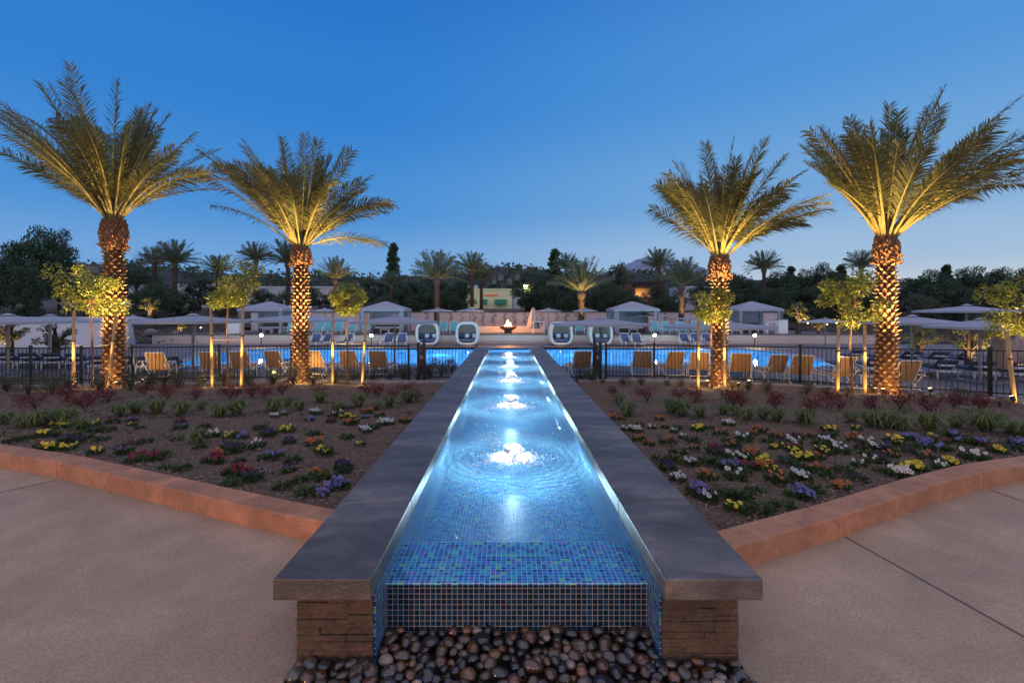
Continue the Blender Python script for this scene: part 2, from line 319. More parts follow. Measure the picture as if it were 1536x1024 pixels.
# soil bed
b=MB()
def bed(x0,x1,nx,ny=26):
    xs=np.linspace(x0,x1,nx); V=[];Fc=[]
    for x in xs:
        a=yc(x)+0.16; c=yf(x)+0.35
        for j in range(ny):
            y=a+(c-a)*j/(ny-1); V.append((x,y,soilz(x,y)+0.012*R.normal()))
    for i in range(nx-1):
        for j in range(ny-1): k=i*ny+j; Fc.append((k,k+ny,k+ny+1,k+1))
    b.add(V,Fc)
bed(-30,XL+0.02,150,60); bed(XR-0.02,18.5,110,60)
b.build('planting_bed_soil',soil_m,smooth=True,kind='structure')
# mulch chips, uncountable
N=60000; X=np.where(R.random(N)<0.5,R.uniform(-14,-1.25,N),R.uniform(1.25,13,N))
T=R.random(N)**1.7; Y=np.array([yc(x)+0.28+(yf(x)-yc(x)-0.6)*t for x,t in zip(X,T)])
Z=np.array([soilz(x,y) for x,y in zip(X,Y)])+0.012
b=MB(); D=R.normal(size=(N,3)); D[:,2]*=0.35
b.leaves(np.stack([X,Y,Z],1),D,R.uniform(0.02,0.07,N),R.uniform(0.006,0.016,N),0)
b.build('mulch_chips',mat('mulch_chip',(0.36,0.26,0.19),(0.09,0.055,0.038),rough=0.9,scale=30),kind='stuff')
# curbs
def curb(path,name,label,lo,hi,joints):
    o=thing(name,label,'curb')
    pts=[p for p in path if lo<=p[0]<=hi]
    cuts=[lo]+sorted(joints)+[hi]
    for a0,a1 in zip(cuts[:-1],cuts[1:]):
        xs=[a0+0.006]+[p[0] for p in pts if a0+0.05<p[0]<a1-0.05]+[a1-0.006]
        # refine for a smooth bend
        xs=sorted(set(xs+list(np.linspace(a0+0.006,a1-0.006,12))))
        V=[];n_=len(xs)
        for x in xs:
            y=yc(x); dy=(yc(x+0.3)-yc(x-0.3))/0.6 if abs(x)>1.3 else (yc(x+(0.3 if x>0 else -0.3))-yc(x))/(0.3 if x>0 else -0.3)
            nrm=np.array([-dy,1.0])/math.hypot(dy,1)*0.225
            for (k,z) in ((0,-0.05),(0,0.168),(1,0.168),(1,-0.05)): V.append((x+nrm[0]*k,y+nrm[1]*k,z))
        Fc=[]
        for i in range(n_-1):
            for j in range(3): Fc.append((i*4+j,(i+1)*4+j,(i+1)*4+j+1,i*4+j+1))
        Fc+= [(0,1,2,3),tuple((n_-1)*4+j for j in (3,2,1,0))]
        m=MB(); m.add(V,Fc); m.build('curb_block',curb_m,o,bevel=0.01)
    return o
curb(CURB_L,'seat_curb','terracotta concrete curb edging the left flower bed','x' and -30,-1.0,[-12.5,-8.8,-4.79])
curb(CURB_R,'seat_curb','terracotta concrete curb edging the right flower bed',1.0,24,[4.63,8.6,12.8])
# ------------------------------------------------------------ water channel
tr_blue=[(0,(0.02,0.26,0.56)),(0.18,(0.015,0.13,0.36)),(0.36,(0.03,0.38,0.56)),(0.54,(0.03,0.20,0.62)),(0.70,(0.01,0.08,0.26)),(0.80,(0.04,0.50,0.50)),(0.89,(0.20,0.14,0.56)),(0.94,(0.18,0.60,0.30))]
tr_shaded=[(0,(0.004,0.022,0.045)),(0.25,(0.006,0.038,0.08)),(0.5,(0.003,0.016,0.034)),(0.7,(0.004,0.028,0.06)),(0.86,(0.005,0.014,0.03))]  # shade on the weir face is put into these tile colours
t_blue=mosaic('blue_mosaic',ramp=tr_blue,grout=(0.5,0.62,0.72)); t_shaded=mosaic('shaded_mosaic',ramp=tr_shaded,grout=(0.27,0.24,0.22),gloss=0.35); tp=t_shaded.node_tree; pb=tp.nodes['Principled BSDF']; [tp.links.remove(q) for q in list(pb.inputs['Thin Film Thickness'].links)]; pb.inputs['Thin Film Thickness'].default_value=0; pb.inputs['Specular IOR Level'].default_value=0.12; t_side=mosaic('side_mosaic',ramp=[(p,tuple(a*.45 for a in c)) for p,c in tr_blue],grout=(0.34,0.38,0.46))
YE=17.25; ch=thing('water_channel','long raised water channel between grey stone copings with a blue mosaic basin','water channel',(0,0,0))
YW=2.64; YS=3.10; zt=0.268
for s in (-1,1):
    c=MB(); mo=MB(); y=2.33; L=[0.985]*14
    k=0
    while y<YE-0.3:
        e=min(y+L[k%14],YE); c.box(min(s*0.71,s*1.184),max(s*0.71,s*1.184),y+0.003,e-0.003,0.352,0.455); mo.box(min(s*0.716,s*1.178),max(s*0.716,s*1.178),e-.0028,e+.0028,.354,.449); y=e; k+=1
    c.build('coping',stone_m,ch,bevel=0.006); mo.build('mortar',mat('mortar',(.05,.045,.042),rough=.9),ch)
    m=MB(); m.box(min(s*0.712,s*0.722),max(s*0.712,s*0.722),2.425,YE-0.02,-0.05,0.3515)
    m.build('tiled_side',t_side,ch,uv=True)
    # stacked ledge stone facing
    m=MB(); z=-0.06; ro=0
    while z<0.345:
        h=float(R.uniform(0.022,0.044)); h=min(h,0.3505-z)
        x=0.7235; 
        while x<1.10:
            wd=float(R.uniform(0.10,0.30)); x1=min(x+wd,1.106)
            if 1.106-x1<0.05: x1=1.106
            pr=float(R.uniform(-0.008,0.012)); m.box(min(s*x,s*(x1-0.002)),max(s*x,s*(x1-0.002)),2.42-pr,2.60,z,z+h-0.002); x=x1
        y=2.602
        while y<YE-0.1:
            y1=min(y+float(R.uniform(0.3,0.8)),YE-0.03); pr=float(R.uniform(-0.006,0.01)); m.box(min(s*0.80,s*(1.10+pr)),max(s*0.80,s*(1.10+pr)),y,y1-0.003,z,z+h-0.002); y=y1
        z+=h
    m.box(min(s*0.8,s*1.06),max(s*0.8,s*1.06),2.62,YE-0.03,-1.0,-0.06); m.box(min(s*0.724,s*0.797),max(s*0.724,s*0.797),2.605,YE-0.03,-.06,.345)
    m.build('stone_facing',ledge_m,ch)
m=MB(); m.box(-0.7115,0.7115,YW,YW+0.05,-0.05,zt-0.012); m.build('weir_face',t_shaded,ch,uv=True)
m=MB(); m.box(-0.7112,0.7112,YW-0.004,YS,zt-0.0115,zt); m.build('weir_slab',t_blue,ch,uv=True)
m=MB(); m.box(-0.711,0.711,YW+0.051,YE,-0.08,-0.02); m.box(-0.711,0.711,YS-0.12,YS-0.002,-0.0195,zt-0.012); m.box(-0.711,0.711,YE-0.15,YE-0.02,-0.0195,zt-0.01); m.build('basin_floor',mosaic('basin_mosaic',ramp=tr_blue,grout=(0.5,0.62,0.72),gloss=0.55),ch,uv=True)
JY=[4.83,7.44,10.02,12.6,15.1]
tw=water('channel_water',(0.80,0.93,0.98),(0.34,0.70,0.90),0.31,24,1.0,fcap=0.16,rough=0.09,ripple=[(0,y) for y in JY])
m=MB(); m.add([(-0.711,YS,zt+0.004),(0.711,YS,zt+0.004),(0.711,YE,zt+0.004),(-0.711,YE,zt+0.004)],[(0,1,2,3)])
m.build('water',tw,kind='structure')
m=MB(); m.add([(-0.711,YW-0.006,zt+0.004),(0.711,YW-0.006,zt+0.004),(0.711,YS,zt+0.004),(-0.711,YS,zt+0.004)],[(0,1,2,3)])
m.build('water_film',water('film_water',(0.85,0.95,0.98),(0.30,0.62,0.85),0.04,30,0.35,fcap=0.35,rough=0.08),kind='structure')
foam_m=mat('foam',(0.95,0.97,1.0),rough=0.35,trans=0.5)
for i,jy in enumerate(JY):
    o=thing('water_jet','bubbling white water jet lit from below, '+['nearest to the viewer','second','third','fourth','fifth'][i]+(' in the row' if i==0 else ' from the front of the channel'),'water jet',(0,jy,zt),0,'bubbling jets along the channel')
    m=MB(); N=750; 
    def blob(cs,rs):
        for c,r in zip(cs,rs):
            ico=ICO; m.add(ico[0]*r*np.array([1,1,R.uniform(.7,1.3)])+c,ico[1])
    t=(1+5**.5)/2; iv=np.array([(-1,t,0),(1,t,0),(-1,-t,0),(1,-t,0),(0,-1,t),(0,1,t),(0,-1,-t),(0,1,-t),(t,0,-1),(t,0,1),(-t,0,-1),(-t,0,1)],float); iv/=np.linalg.norm(iv[0])
    ICO=(iv,np.array([(0,11,5),(0,5,1),(0,1,7),(0,7,10),(0,10,11),(1,5,9),(5,11,4),(11,10,2),(10,7,6),(7,1,8),(3,9,4),(3,4,2),(3,2,6),(3,6,8),(3,8,9),(4,9,5),(2,4,11),(6,2,10),(8,6,7),(9,8,1)]))
    H=[0.13,0.17,0.20,0.19,0.16][i]
    u=R.random(420); th=R.uniform(0,2*math.pi,420); rr=(0.062*(1-u*0.5)+0.020*R.normal(size=420))*(1+.35*np.sin(3*th+i))
    blob(np.stack([rr*np.cos(th),rr*np.sin(th),u*H],1),R.uniform(0.012,0.026,420))
    nf=1400; rr=np.abs(R.normal(0,0.135,nf)); th=R.uniform(0,2*math.pi,nf); arms=1+0.55*np.cos(4*th+i*.5)*np.cos(th*.5+i)+.3*np.cos(7*th+i)+.15*np.cos(15*th); rr=rr*arms; hz=np.maximum(0,H*0.5*np.exp(-rr*9)+R.normal(0,0.008,nf))
    blob(np.stack([rr*np.cos(th)*1.15,rr*np.sin(th),hz],1),np.clip(0.03*np.exp(-rr*3.5),0.006,0.03)*R.uniform(.5,1.2,nf))
    rr=R.uniform(0.12,0.36,220); th=R.uniform(0,2*math.pi,220); blob(np.stack([rr*np.cos(th),rr*np.sin(th)*0.8,R.uniform(0,0.05,220)],1),R.uniform(0.002,0.007,220))
    m.build('foam',foam_m,o,smooth=True)
    l0=lamp('SPOT','jet_fill_from_above',(0,jy-0.08,zt+0.58),110,(0.92,0.97,1.0),(0,jy,zt),50,0.9,rad=0.02)  # lamp added above the water to whiten the foam
    l1=lamp('POINT','jet_light',(0,jy,0.13),17,(0.62,0.86,1.0),rad=0.04)
    # ring of surface-bounced light is shaped into the lamp's own emission pattern
    dd=l1.data; dd.use_nodes=True; nn_=dd.node_tree.nodes; ll_=dd.node_tree.links; em=nn_['Emission']
    tcn=nn_.new('ShaderNodeTexCoord'); sp=nn_.new('ShaderNodeSeparateXYZ'); ll_.new(tcn.outputs['Normal'],sp.inputs[0])
    nz_=nn_.new('ShaderNodeTexNoise'); nz_.inputs['Scale'].default_value=3.0; nz_.inputs['Detail'].default_value=4; ll_.new(tcn.outputs['Normal'],nz_.inputs['Vector'])
    a1=nn_.new('ShaderNodeMath'); a1.operation='MULTIPLY_ADD'; a1.inputs[1].default_value=0.16; ll_.new(nz_.outputs['Fac'],a1.inputs[0]); ll_.new(sp.outputs[2],a1.inputs[2])
    b1=nn_.new('ShaderNodeMath'); b1.operation='SUBTRACT'; b1.inputs[1].default_value=0.275; ll_.new(a1.outputs[0],b1.inputs[0])
    c1=nn_.new('ShaderNodeMath'); c1.operation='MULTIPLY'; c1.inputs[1].default_value=22; ll_.new(b1.outputs[0],c1.inputs[0])
    d1=nn_.new('ShaderNodeMath'); d1.operation='POWER'; d1.inputs[1].default_value=2; ab=nn_.new('ShaderNodeMath'); ab.operation='ABSOLUTE'; ll_.new(c1.outputs[0],ab.inputs[0]); ll_.new(ab.outputs[0],d1.inputs[0])
    e1=nn_.new('ShaderNodeMath'); e1.operation='MULTIPLY'; e1.inputs[1].default_value=-1; ll_.new(d1.outputs[0],e1.inputs[0])
    f1=nn_.new('ShaderNodeMath'); f1.operation='EXPONENT'; ll_.new(e1.outputs[0],f1.inputs[0])
    g1=nn_.new('ShaderNodeMath'); g1.operation='MULTIPLY_ADD'; g1.inputs[1].default_value=20.0; g1.inputs[2].default_value=2.8; ll_.new(f1.outputs[0],g1.inputs[0]); 
    h1=nn_.new('ShaderNodeMath'); h1.operation='ABSOLUTE'; ll_.new(sp.outputs[2],h1.inputs[0])
    h2=nn_.new('ShaderNodeMath'); h2.operation='SUBTRACT'; h2.inputs[0].default_value=1.0; ll_.new(h1.outputs[0],h2.inputs[1])
    h3=nn_.new('ShaderNodeMath'); h3.operation='POWER'; h3.inputs[1].default_value=2.8; ll_.new(h2.outputs[0],h3.inputs[0])
    h4=nn_.new('ShaderNodeMath'); h4.operation='MULTIPLY_ADD'; h4.inputs[1].default_value=1.0; h4.inputs[2].default_value=0.03; ll_.new(h3.outputs[0],h4.inputs[0])
    h5=nn_.new('ShaderNodeMath'); h5.operation='MULTIPLY'; ll_.new(g1.outputs[0],h5.inputs[0]); ll_.new(h4.outputs[0],h5.inputs[1]); ll_.new(h5.outputs[0],em.inputs['Strength'])
# pebbles
pcols=[(0.028,0.024,0.022),(0.05,0.043,0.038),(0.09,0.05,0.03),(0.13,0.05,0.026),(0.24,0.09,0.03),(0.11,0.095,0.07),(0.36,0.28,0.21),(0.025,0.025,0.03)]
pnames=['near-black','charcoal grey','brown','reddish brown','orange','olive grey','pale cream','blue-black']
pw=[.14,.16,.24,.11,.10,.14,.04,.07]
pcols=[(0.028,0.026,0.025),(0.06,0.056,0.052),(0.095,0.06,0.035),(0.12,0.05,0.025),(0.22,0.10,0.04),(0.12,0.11,0.085),(0.33,0.27,0.21),(0.022,0.024,0.03)]; pcols=[tuple(a*.78 for a in c) for c in pcols]; prg=[.06,.09,.13,.08,.1,.22,.26,.05]
pm=[mat('pebble_'+pnames[i].replace('-','_').replace(' ','_'),c,tuple(a*0.6 for a in c),rough=prg[i],scale=9,spec=0.8) for i,c in enumerate(pcols)]
def pebmesh(seed):
    bm=bmesh.new(); bmesh.ops.create_icosphere(bm,subdivisions=3,radius=1); rr=np.random.default_rng(seed)
    k=rr.normal(size=(3,3)); ph=rr.uniform(0,6,3)
    for v in bm.verts:
        d=sum(0.07*math.sin(1.6*np.dot(k[j],v.co)+ph[j]) for j in range(3)); v.co*=1+d
    me=bpy.data.meshes.new('pebble'); bm.to_mesh(me); bm.free(); me.polygons.foreach_set('use_smooth',[True]*len(me.polygons)); return me
pms={}
placed=[]; cnt=0; rp=random.Random(3)
MB().add([(XL,1.5,-0.05),(XR,1.5,-0.05),(XR,2.66,-0.05),(XL,2.66,-0.05)],[(0,1,2,3)]).build('pebble_pit_bed',mat('pit_bed',(0.012,0.011,0.011),rough=0.8),kind='structure')
for layer in range(2):
    tries=0
    while tries<20000 and cnt<(50 if layer==0 else 299):
        tries+=1
        x=rp.uniform(XL+0.03,XR-0.03); y=rp.uniform(2.16,2.63)
        if abs(x)>0.70 and y>2.39: continue
        r=rp.uniform(0.024,0.043)+rp.random()**3*.012
        z=-0.02 if layer==0 else 0.008+rp.uniform(-0.006,0.012)
        if any((x-q[0])**2+(y-q[1])**2<(0.80*(r+q[2]))**2 for q in placed if q[3]==layer): continue
        placed.append((x,y,r,layer)); ci=rp.choices(range(8),pw)[0]; key=(ci,rp.randrange(3))
        if abs(x)>0.75 and ci in (7,0): ci=5 if rp.random()<.5 else 2; key=(ci,key[1])
        if key not in pms:
            me=pebmesh(key[0]*7+key[1]); me.materials.append(pm[ci]); pms[key]=me
        o=bpy.data.objects.new('pebble',pms[key]); COL.objects.link(o); o.location=(x,y,z); o.scale=(r,r*rp.uniform(.72,.95),r*rp.uniform(.55,.75)); o.rotation_euler=(rp.uniform(-.4,.4),rp.uniform(-.4,.4),rp.uniform(0,6.3))
        tag(o,pnames[ci]+' polished river pebble in the bed at the foot of the channel','pebble','polished river pebbles below the tiled weir'); cnt+=1
# ------------------------------------------------------------ date palms
def bez(p0,p1,p2,n):
    t=np.linspace(0,1,n)[:,None]; return (1-t)**2*p0+2*t*(1-t)*p1+t*t*p2
def add_frond(m,base,T,nl=62,ll=0.42,lw=0.029,wid=1.0,seg=12,arch=0.46,bw=0.56):
    T=np.asarray(T,float)*0.93
    L=np.linalg.norm(T); d=T/L; c=d+np.array([0,0,arch*(1-max(0,d[2])*0.45)]); c/=np.linalg.norm(c)
    pts=bez(base,base+c*L*bw,base+T,seg)
    m.tube(pts,np.linspace(0.035,0.006,seg)*wid,4,1,cap=False)
    t=np.linspace(0.2,0.995,nl)+R.uniform(-.006,.006,nl); t=np.clip(t,0,0.999)
    tt=t[:,None]; p0=base;p1=base+c*L*bw;p2=base+T
    Q=(1-tt)**2*p0+2*tt*(1-tt)*p1+tt*tt*p2; Tn=2*(1-tt)*(p1-p0)+2*tt*(p2-p1); Tn/=np.linalg.norm(Tn,axis=1,keepdims=True)
    h=np.array([T[0],T[1],0]); 
    side=np.cross(Tn,np.array([0,0,1.0])+0.01*Tn); sn=np.linalg.norm(side,axis=1,keepdims=True)
    ref=np.cross(T,[0,0,1.0]); 
    if np.linalg.norm(ref)<0.3: ref=np.array([math.cos(L*9),math.sin(L*9),0])
    ref/=np.linalg.norm(ref); tw=R.uniform(-1.1,1.1); vv=R.uniform(.05,.5)
    nor=np.cross(ref,Tn); nor/=np.linalg.norm(nor,axis=1,keepdims=True)
    sd=ref*math.cos(tw)+nor*math.sin(tw); nr=np.cross(sd,Tn)
    prof=np.sin(np.clip((t-0.12)/0.95,0,1)*math.pi)**0.55
    for sg in (-1,1):
        ln=ll*prof*R.uniform(0.85,1.1,nl)+0.08
        D=Tn*(0.62+0.5*tt)+sg*sd*0.8+nr*(vv+0.16*R.normal(size=(nl,1)))+0.11*R.normal(size=(nl,3)); D/=np.linalg.norm(D,axis=1,keepdims=True)
        S2=np.cross(D,nr+sg*sd*0.5); S2/=np.linalg.norm(S2,axis=1,keepdims=True)
        W=(lw*wid)*R.uniform(.8,1.15,nl)[:,None]
        mid=Q+D*ln[:,None]*0.5; tip=Q+D*ln[:,None]; tip[:,2]-=R.uniform(.08,.30)*ln; 
        V=np.stack([Q-S2*W*0.3,Q+S2*W*0.3,mid+S2*W*0.5,mid-S2*W*0.5,tip],1).reshape(-1,3)
        k=np.arange(nl)[:,None]*5
        m.add(V,np.concatenate([k+0,k+1,k+2,k+3],1)); kk=m.n-len(V)
        m.f.extend((np.concatenate([k+3,k+2,k+4],1)+kk).tolist()); m.m.extend([0]*nl)
def trunk_mesh(h,r0,r1,flare=0.25,N=8,rh=0.115,base_pos=(0,0,0),nth=88,lean=(0,0)):
    nz=int(h/0.0115); V=np.zeros((nz,nth,3))
    th=np.linspace(0,2*np.pi,nth,endpoint=False); z=np.linspace(0,h,nz)
    TH,Zz=np.meshgrid(th,z); A=TH*N/(2*np.pi); B=Zz/(2*rh)
    fa=np.mod(A+B,1); fb=np.mod(B-A,1); v=(fa+fb)/2
    wob=0.25*np.sin(TH*3+Zz*2)+0.2*np.sin(7.1*TH+3.3*Zz)
    ra=r0+(r1-r0)*(Zz/h)+flare*np.exp(-Zz/0.16)*(0.8+0.4*np.sin(TH*9+Zz*13))
    cellr=np.mod(np.sin(np.floor(A+B)*12.9898+np.floor(B-A)*78.233)*43758.5,1); rr=ra-0.04+0.15*np.clip(v,0,1)**3.4*(0.75+0.5*cellr+0.25*wob)+0.006*R.normal(size=TH.shape)
    V[...,0]=rr*np.cos(TH)+lean[0]*Zz; V[...,1]=rr*np.sin(TH)+lean[1]*Zz; V[...,2]=Zz
    i,j=np.meshgrid(np.arange(nz-1),np.arange(nth),indexing='ij'); j2=(j+1)%nth
    Fc=np.stack([i*nth+j,i*nth+j2,(i+1)*nth+j2,(i+1)*nth+j],-1).reshape(-1,4)
    return V.reshape(-1,3),Fc
fibre_dark=mat('boot_fibre',(0.10,0.04,0.02),(0.16,0.07,0.032),rough=0.9,scale=18,bump=0.6,bscale=60)
boot_tip=mat('boot_cut_ends',(0.56,0.37,0.18),(0.40,0.24,0.11),rough=0.8,scale=14,bump=0.4,bscale=50)
def trunk_add(m,V,Fc,r0,r1,h,lean,N=8,rh=0.115):
    m.add(V,Fc); c=V[Fc].mean(1); TH=np.arctan2(c[:,1]-lean[1]*c[:,2],c[:,0]-lean[0]*c[:,2]); A=TH*N/(2*np.pi); B=c[:,2]/(2*rh)
    v=(np.mod(A+B,1)+np.mod(B-A,1))/2; m.m[-len(Fc):]=(v>0.74+0.07*np.sin(TH*5+c[:,2]*7)+0.05*np.sin(np.floor(A+B)*12.9+np.floor(B-A)*78.2)).astype(int).tolist()
def palm(label,px,d,zb,cy,tips,tw,th,boot_top,seed,lean=(0,0)):
    global R
    R=np.random.default_rng(seed)
    base=P(px,500,d); base[2]=zb; k=d/F
    zc=P(px,cy,d)[2]-zb                      # crown height
    zk=P(px,boot_top,d)[2]-zb                # lower rim of the leaf-base collar
    root=thing('date_palm',label,'palm tree',tuple(base),0,'floodlit date palms along the fence')
    m=MB(); V,Fc=trunk_mesh(zk+0.05,tw*k*0.46,tw*k*0.38,lean=lean); trunk_add(m,V,Fc,tw*k*0.46,tw*k*0.38,zk+0.05,lean); m.build('trunk',[fibre_dark,boot_tip],root,smooth=True)
    # collar of cut leaf bases
    m=MB(); h=zc-zk; rc=th*k/2*0.86
    m.lathe([(rc*0.7,zk-0.02),(rc*0.8,zk+0.12*h),(rc*0.86,zk+0.5*h),(rc*0.72,zk+0.9*h),(rc*0.45,zk+1.05*h)],18,(lean[0]*zk,0,0))
    nb=int(230*h/1.0)
    for q in range(nb):
        a_=q*2.39996; f=(q+0.5)/nb; r_=rc*(0.72+0.25*math.sin(math.pi*min(1,f*0.95+0.05))); z_=zk+h*f
        c=np.array([r_*math.cos(a_)+lean[0]*zk,r_*math.sin(a_),z_]); o_=np.array([math.cos(a_),math.sin(a_),0]); s_=np.array([-math.sin(a_),math.cos(a_),0]); u_=np.array([0,0,1.0])
        ww=0.05*R.uniform(.7,1.2); hh=0.11*R.uniform(.7,1.3); oo=0.05*R.uniform(.5,1.4)
        m.add([c-s_*ww-u_*hh*.7,c+s_*ww-u_*hh*.7,c+s_*ww*.8+u_*hh*.4,c-s_*ww*.8+u_*hh*.4,c-s_*ww*.6+o_*oo+u_*hh*.25,c+s_*ww*.6+o_*oo+u_*hh*.25,c+s_*ww*.5+o_*oo*.8+u_*hh*.7,c-s_*ww*.5+o_*oo*.8+u_*hh*.7],[(0,1,5,4),(1,2,6,5),(2,3,7,6),(3,0,4,7),(4,5,6,7)],0)
    # loose dry stubs round the lower rim
    for q in range(26):
        a_=R.uniform(0,6.28); r_=rc*0.8; c=np.array([r_*math.cos(a_)+lean[0]*zk,r_*math.sin(a_),zk+R.uniform(-.05,.15)]); o_=np.array([math.cos(a_),math.sin(a_),R.uniform(-.6,.9)])
        m.tube([c,c+o_*0.08,c+o_*0.15+np.array([0,0,-0.05])+R.normal(0,.02,3)],[0.035,0.03,0.018],5,0)
    m.build('leaf_base_collar',fiber_m,root)
    m=MB(); cb=np.array([lean[0]*zc,0,zc-0.05])
    tp=sorted(tips,key=lambda t:math.atan2(t[0],-t[1]))
    for (dx,dy) in tips:
        for rep in range(1):
            T=np.array([dx*k,R.uniform(-.25,.25)*math.hypot(dx,dy)*k,-dy*k]); ang=R.uniform(0,6.28); add_frond(m,cb+0.12*np.array([math.cos(ang),math.sin(ang),0]),T,ll=0.50)
    nfill=27
    Lm=float(np.mean([math.hypot(*t_) for t_ in tips]))*k
    for q in range(nfill+9):
        az=q*2.39996+R.uniform(-.3,.3); el=math.radians(24+60*((q*0.618)%1)); L=Lm*R.uniform(.72,.97)
        T=np.array([math.cos(az)*math.cos(el),math.sin(az)*math.cos(el),math.sin(el)])*L
        add_frond(m,cb+0.16*np.array([math.cos(az),math.sin(az),0]),T,ll=0.50,arch=R.uniform(.45,.95),bw=R.uniform(.5,.66))
    for q in range(7):   # young spear fronds
        T=np.array([R.normal(0,.35),R.normal(0,.35),1])*R.uniform(2.2,3.4); add_frond(m,cb,T,ll=0.34)
    m.build('crown',[frond_m,rach_m],root)
    return root,base,zc,zk
T1=[(-205,-120),(-185,-165),(-170,-190),(-140,-238),(-112,-215),(-82,-228),(-50,-200),(-18,-222),(15,-190),(45,-205),(70,-180),(92,-170),(130,-140),(150,-120),(165,-88),(150,-60),(-130,-85),(-160,-110),(120,-105)]
T2=[(-110,-176),(-140,-150),(-175,-122),(-168,-82),(-75,-160),(-40,-182),(-10,-165),(18,-178),(40,-165),(62,-162),(92,-143),(122,-113),(132,-62),(138,-10),(100,-95),(-120,-110)]
T3=[(-107,-118),(-98,-85),(-80,-148),(-55,-150),(-28,-180),(0,-165),(20,-188),(45,-170),(63,-188),(85,-170),(105,-168),(128,-135),(95,-90),(-90,-125)]
T4=[(-125,-120),(-107,-155),(-80,-190),(-55,-190),(-32,-212),(-5,-205),(25,-230),(48,-215),(68,-225),(95,-215),(125,-239),(158,-205),(193,-200),(198,-165),(165,-140),(138,-95),(-105,-85),(175,-170)]
palms=[palm('tallest floodlit date palm at the far left of the fence, its fronds leaving the picture',171,15.6,-0.72,330,T1,31,39,374,11,(0,0)),
 palm('floodlit date palm left of the channel behind two staked young trees',451,16.8,-0.72,372,T2,26,33,396,12),
 palm('slimmer floodlit date palm nearest the channel on the right side',1079,15.6,-0.68,386,T3,25,34,415,13),
 palm('thick floodlit date palm at the right with a wide spreading crown',1329,13.6,-0.60,357,T4,30,36,394,14)]
R=np.random.default_rng(99)
UPK=[]
def uplight(loc,target,energy,label,size=50,group='small garden uplights',show=True,color=WARM,head=0.05):
    loc=np.array(loc,float); t=np.array(target,float); d=(t-loc)/np.linalg.norm(t-loc)
    if show:
        o=thing('uplight',label,'spotlight',tuple(loc),0,group)
        m=MB(); m.tube([(0,0,-0.1),(0,0,0.10)],0.012,6); m.build('stake',black_m,o)
        p0=np.array([0,0,0.10]); m=MB(); m.tube([p0-d*0.03,p0+d*0.075],[head*0.8,head],10); h=m.build('housing',black_m,o)
        m=MB(); m.tube([p0+d*0.076,p0+d*0.080],[head*0.8]*2,10); m.build('lens',mat('lamp_lens',(1,.8,.5),emit=(1,0.72,0.38),estr=14),h)
    lamp('SPOT','uplight_beam',loc+np.array([0,0,0.10])+d*0.10,energy,color,t,size,0.7,rad=0.035)
pl=[('uplight at the foot of the far left date palm',-1),('uplight at the foot of the date palm left of the channel',-1),('uplight at the foot of the slimmer right date palm',1),('uplight at the foot of the thick right date palm',1)]
for (root,base,zc,zk),(lab,s) in zip(palms,pl):
    top=base+np.array([0,0,zc])
    for q,(dx,dy,e,sz) in enumerate([(0.75*s*-1,-0.85,3900,38),(0.6*s,-0.75,3300,38),(0.1,0.95,1500,60)]):
        L=base+np.array([dx,dy,0.12]); uplight(L,top+np.array([0,0,0.9]),e,lab+[' on its front left',' on its front right',' behind it'][q if s==-1 else (q if q==2 else 1-q)],sz,show=(q<2))
    # grazing light low on the boots
    lamp('SPOT','trunk_beam',base+np.array([0.28*s,-0.66,0.05]),190,WARM,base+np.array([0.1*s,-.1,2.6]),55,0.9,rad=0.02)
    lamp('POINT','ground_spill',base+np.array([-0.3*s,-0.75,0.35]),28,WARM,rad=0.05)
    lamp('POINT','ground_spill',base+np.array([0.3*s,1.0,0.3]),45,WARM,rad=0.05)
# ------------------------------------------------------------ fences
def post_xy(path,px):
    lo,hi=path[0][0],path[-1][0]
    for _ in range(50):
        m_=(lo+hi)/2; y=interp(path,m_); q=VX+(m_-CX)*F/y
        if q<px: lo=m_
        else: hi=m_
    return m_
def fence(path,posts,name,label,H=1.2):
    o=thing(name,label,'fence')
    for x in posts:
        y=interp(path,x); z=interp(FZ,x); m=MB(); m.box(x-.035,x+.035,y-.035,y+.035,z-.15,z+H+.05); m.box(x-.042,x+.042,y-.042,y+.042,z+H+.052,z+H+.072); m.build('post',black_m,o)
    for a0,a1 in zip(posts[:-1],posts[1:]):
        A=np.array([a0,interp(path,a0),interp(FZ,a0)]); B=np.array([a1,interp(path,a1),interp(FZ,a1)]); m=MB()
        L=np.linalg.norm(B-A); n_=max(2,int(L/0.118)); ang=math.atan2(B[1]-A[1],B[0]-A[0]); t=(B-A)/L
        for zz,hh in ((H-.02,.02),(0.09,.018)):
            p,q=A+[0,0,zz],B+[0,0,zz]; m.add([p+[0,-.015,-hh],q+[0,-.015,-hh],q+[0,.015,-hh],p+[0,.015,-hh],p+[0,-.015,hh],q+[0,-.015,hh],q+[0,.015,hh],p+[0,.015,hh]],[(0,3,2,1),(4,5,6,7),(0,1,5,4),(1,2,6,5),(2,3,7,6),(3,0,4,7)])
        for k in range(1,n_):
            p=A+(B-A)*k/n_; m.box(-.008,.008,-.008,.008,0.02,H-.03,M=M4(tuple(p),ang))
        m.build('picket_panel',black_m,o)
    return o
pxl=[post_xy(FENCE_L,p) for p in (-330,-180,-60,46,122,199,329,437,546,613)]
fence(FENCE_L,pxl,'metal_fence','black metal picket fence left of the gates, running out of the picture')
pxr=[post_xy(FENCE_R,p) for p in (909,981,1089,1200,1343,1485,1640,1850)]
fence(FENCE_R,pxr,'metal_fence','black metal picket fence curving away to the right behind the bed')
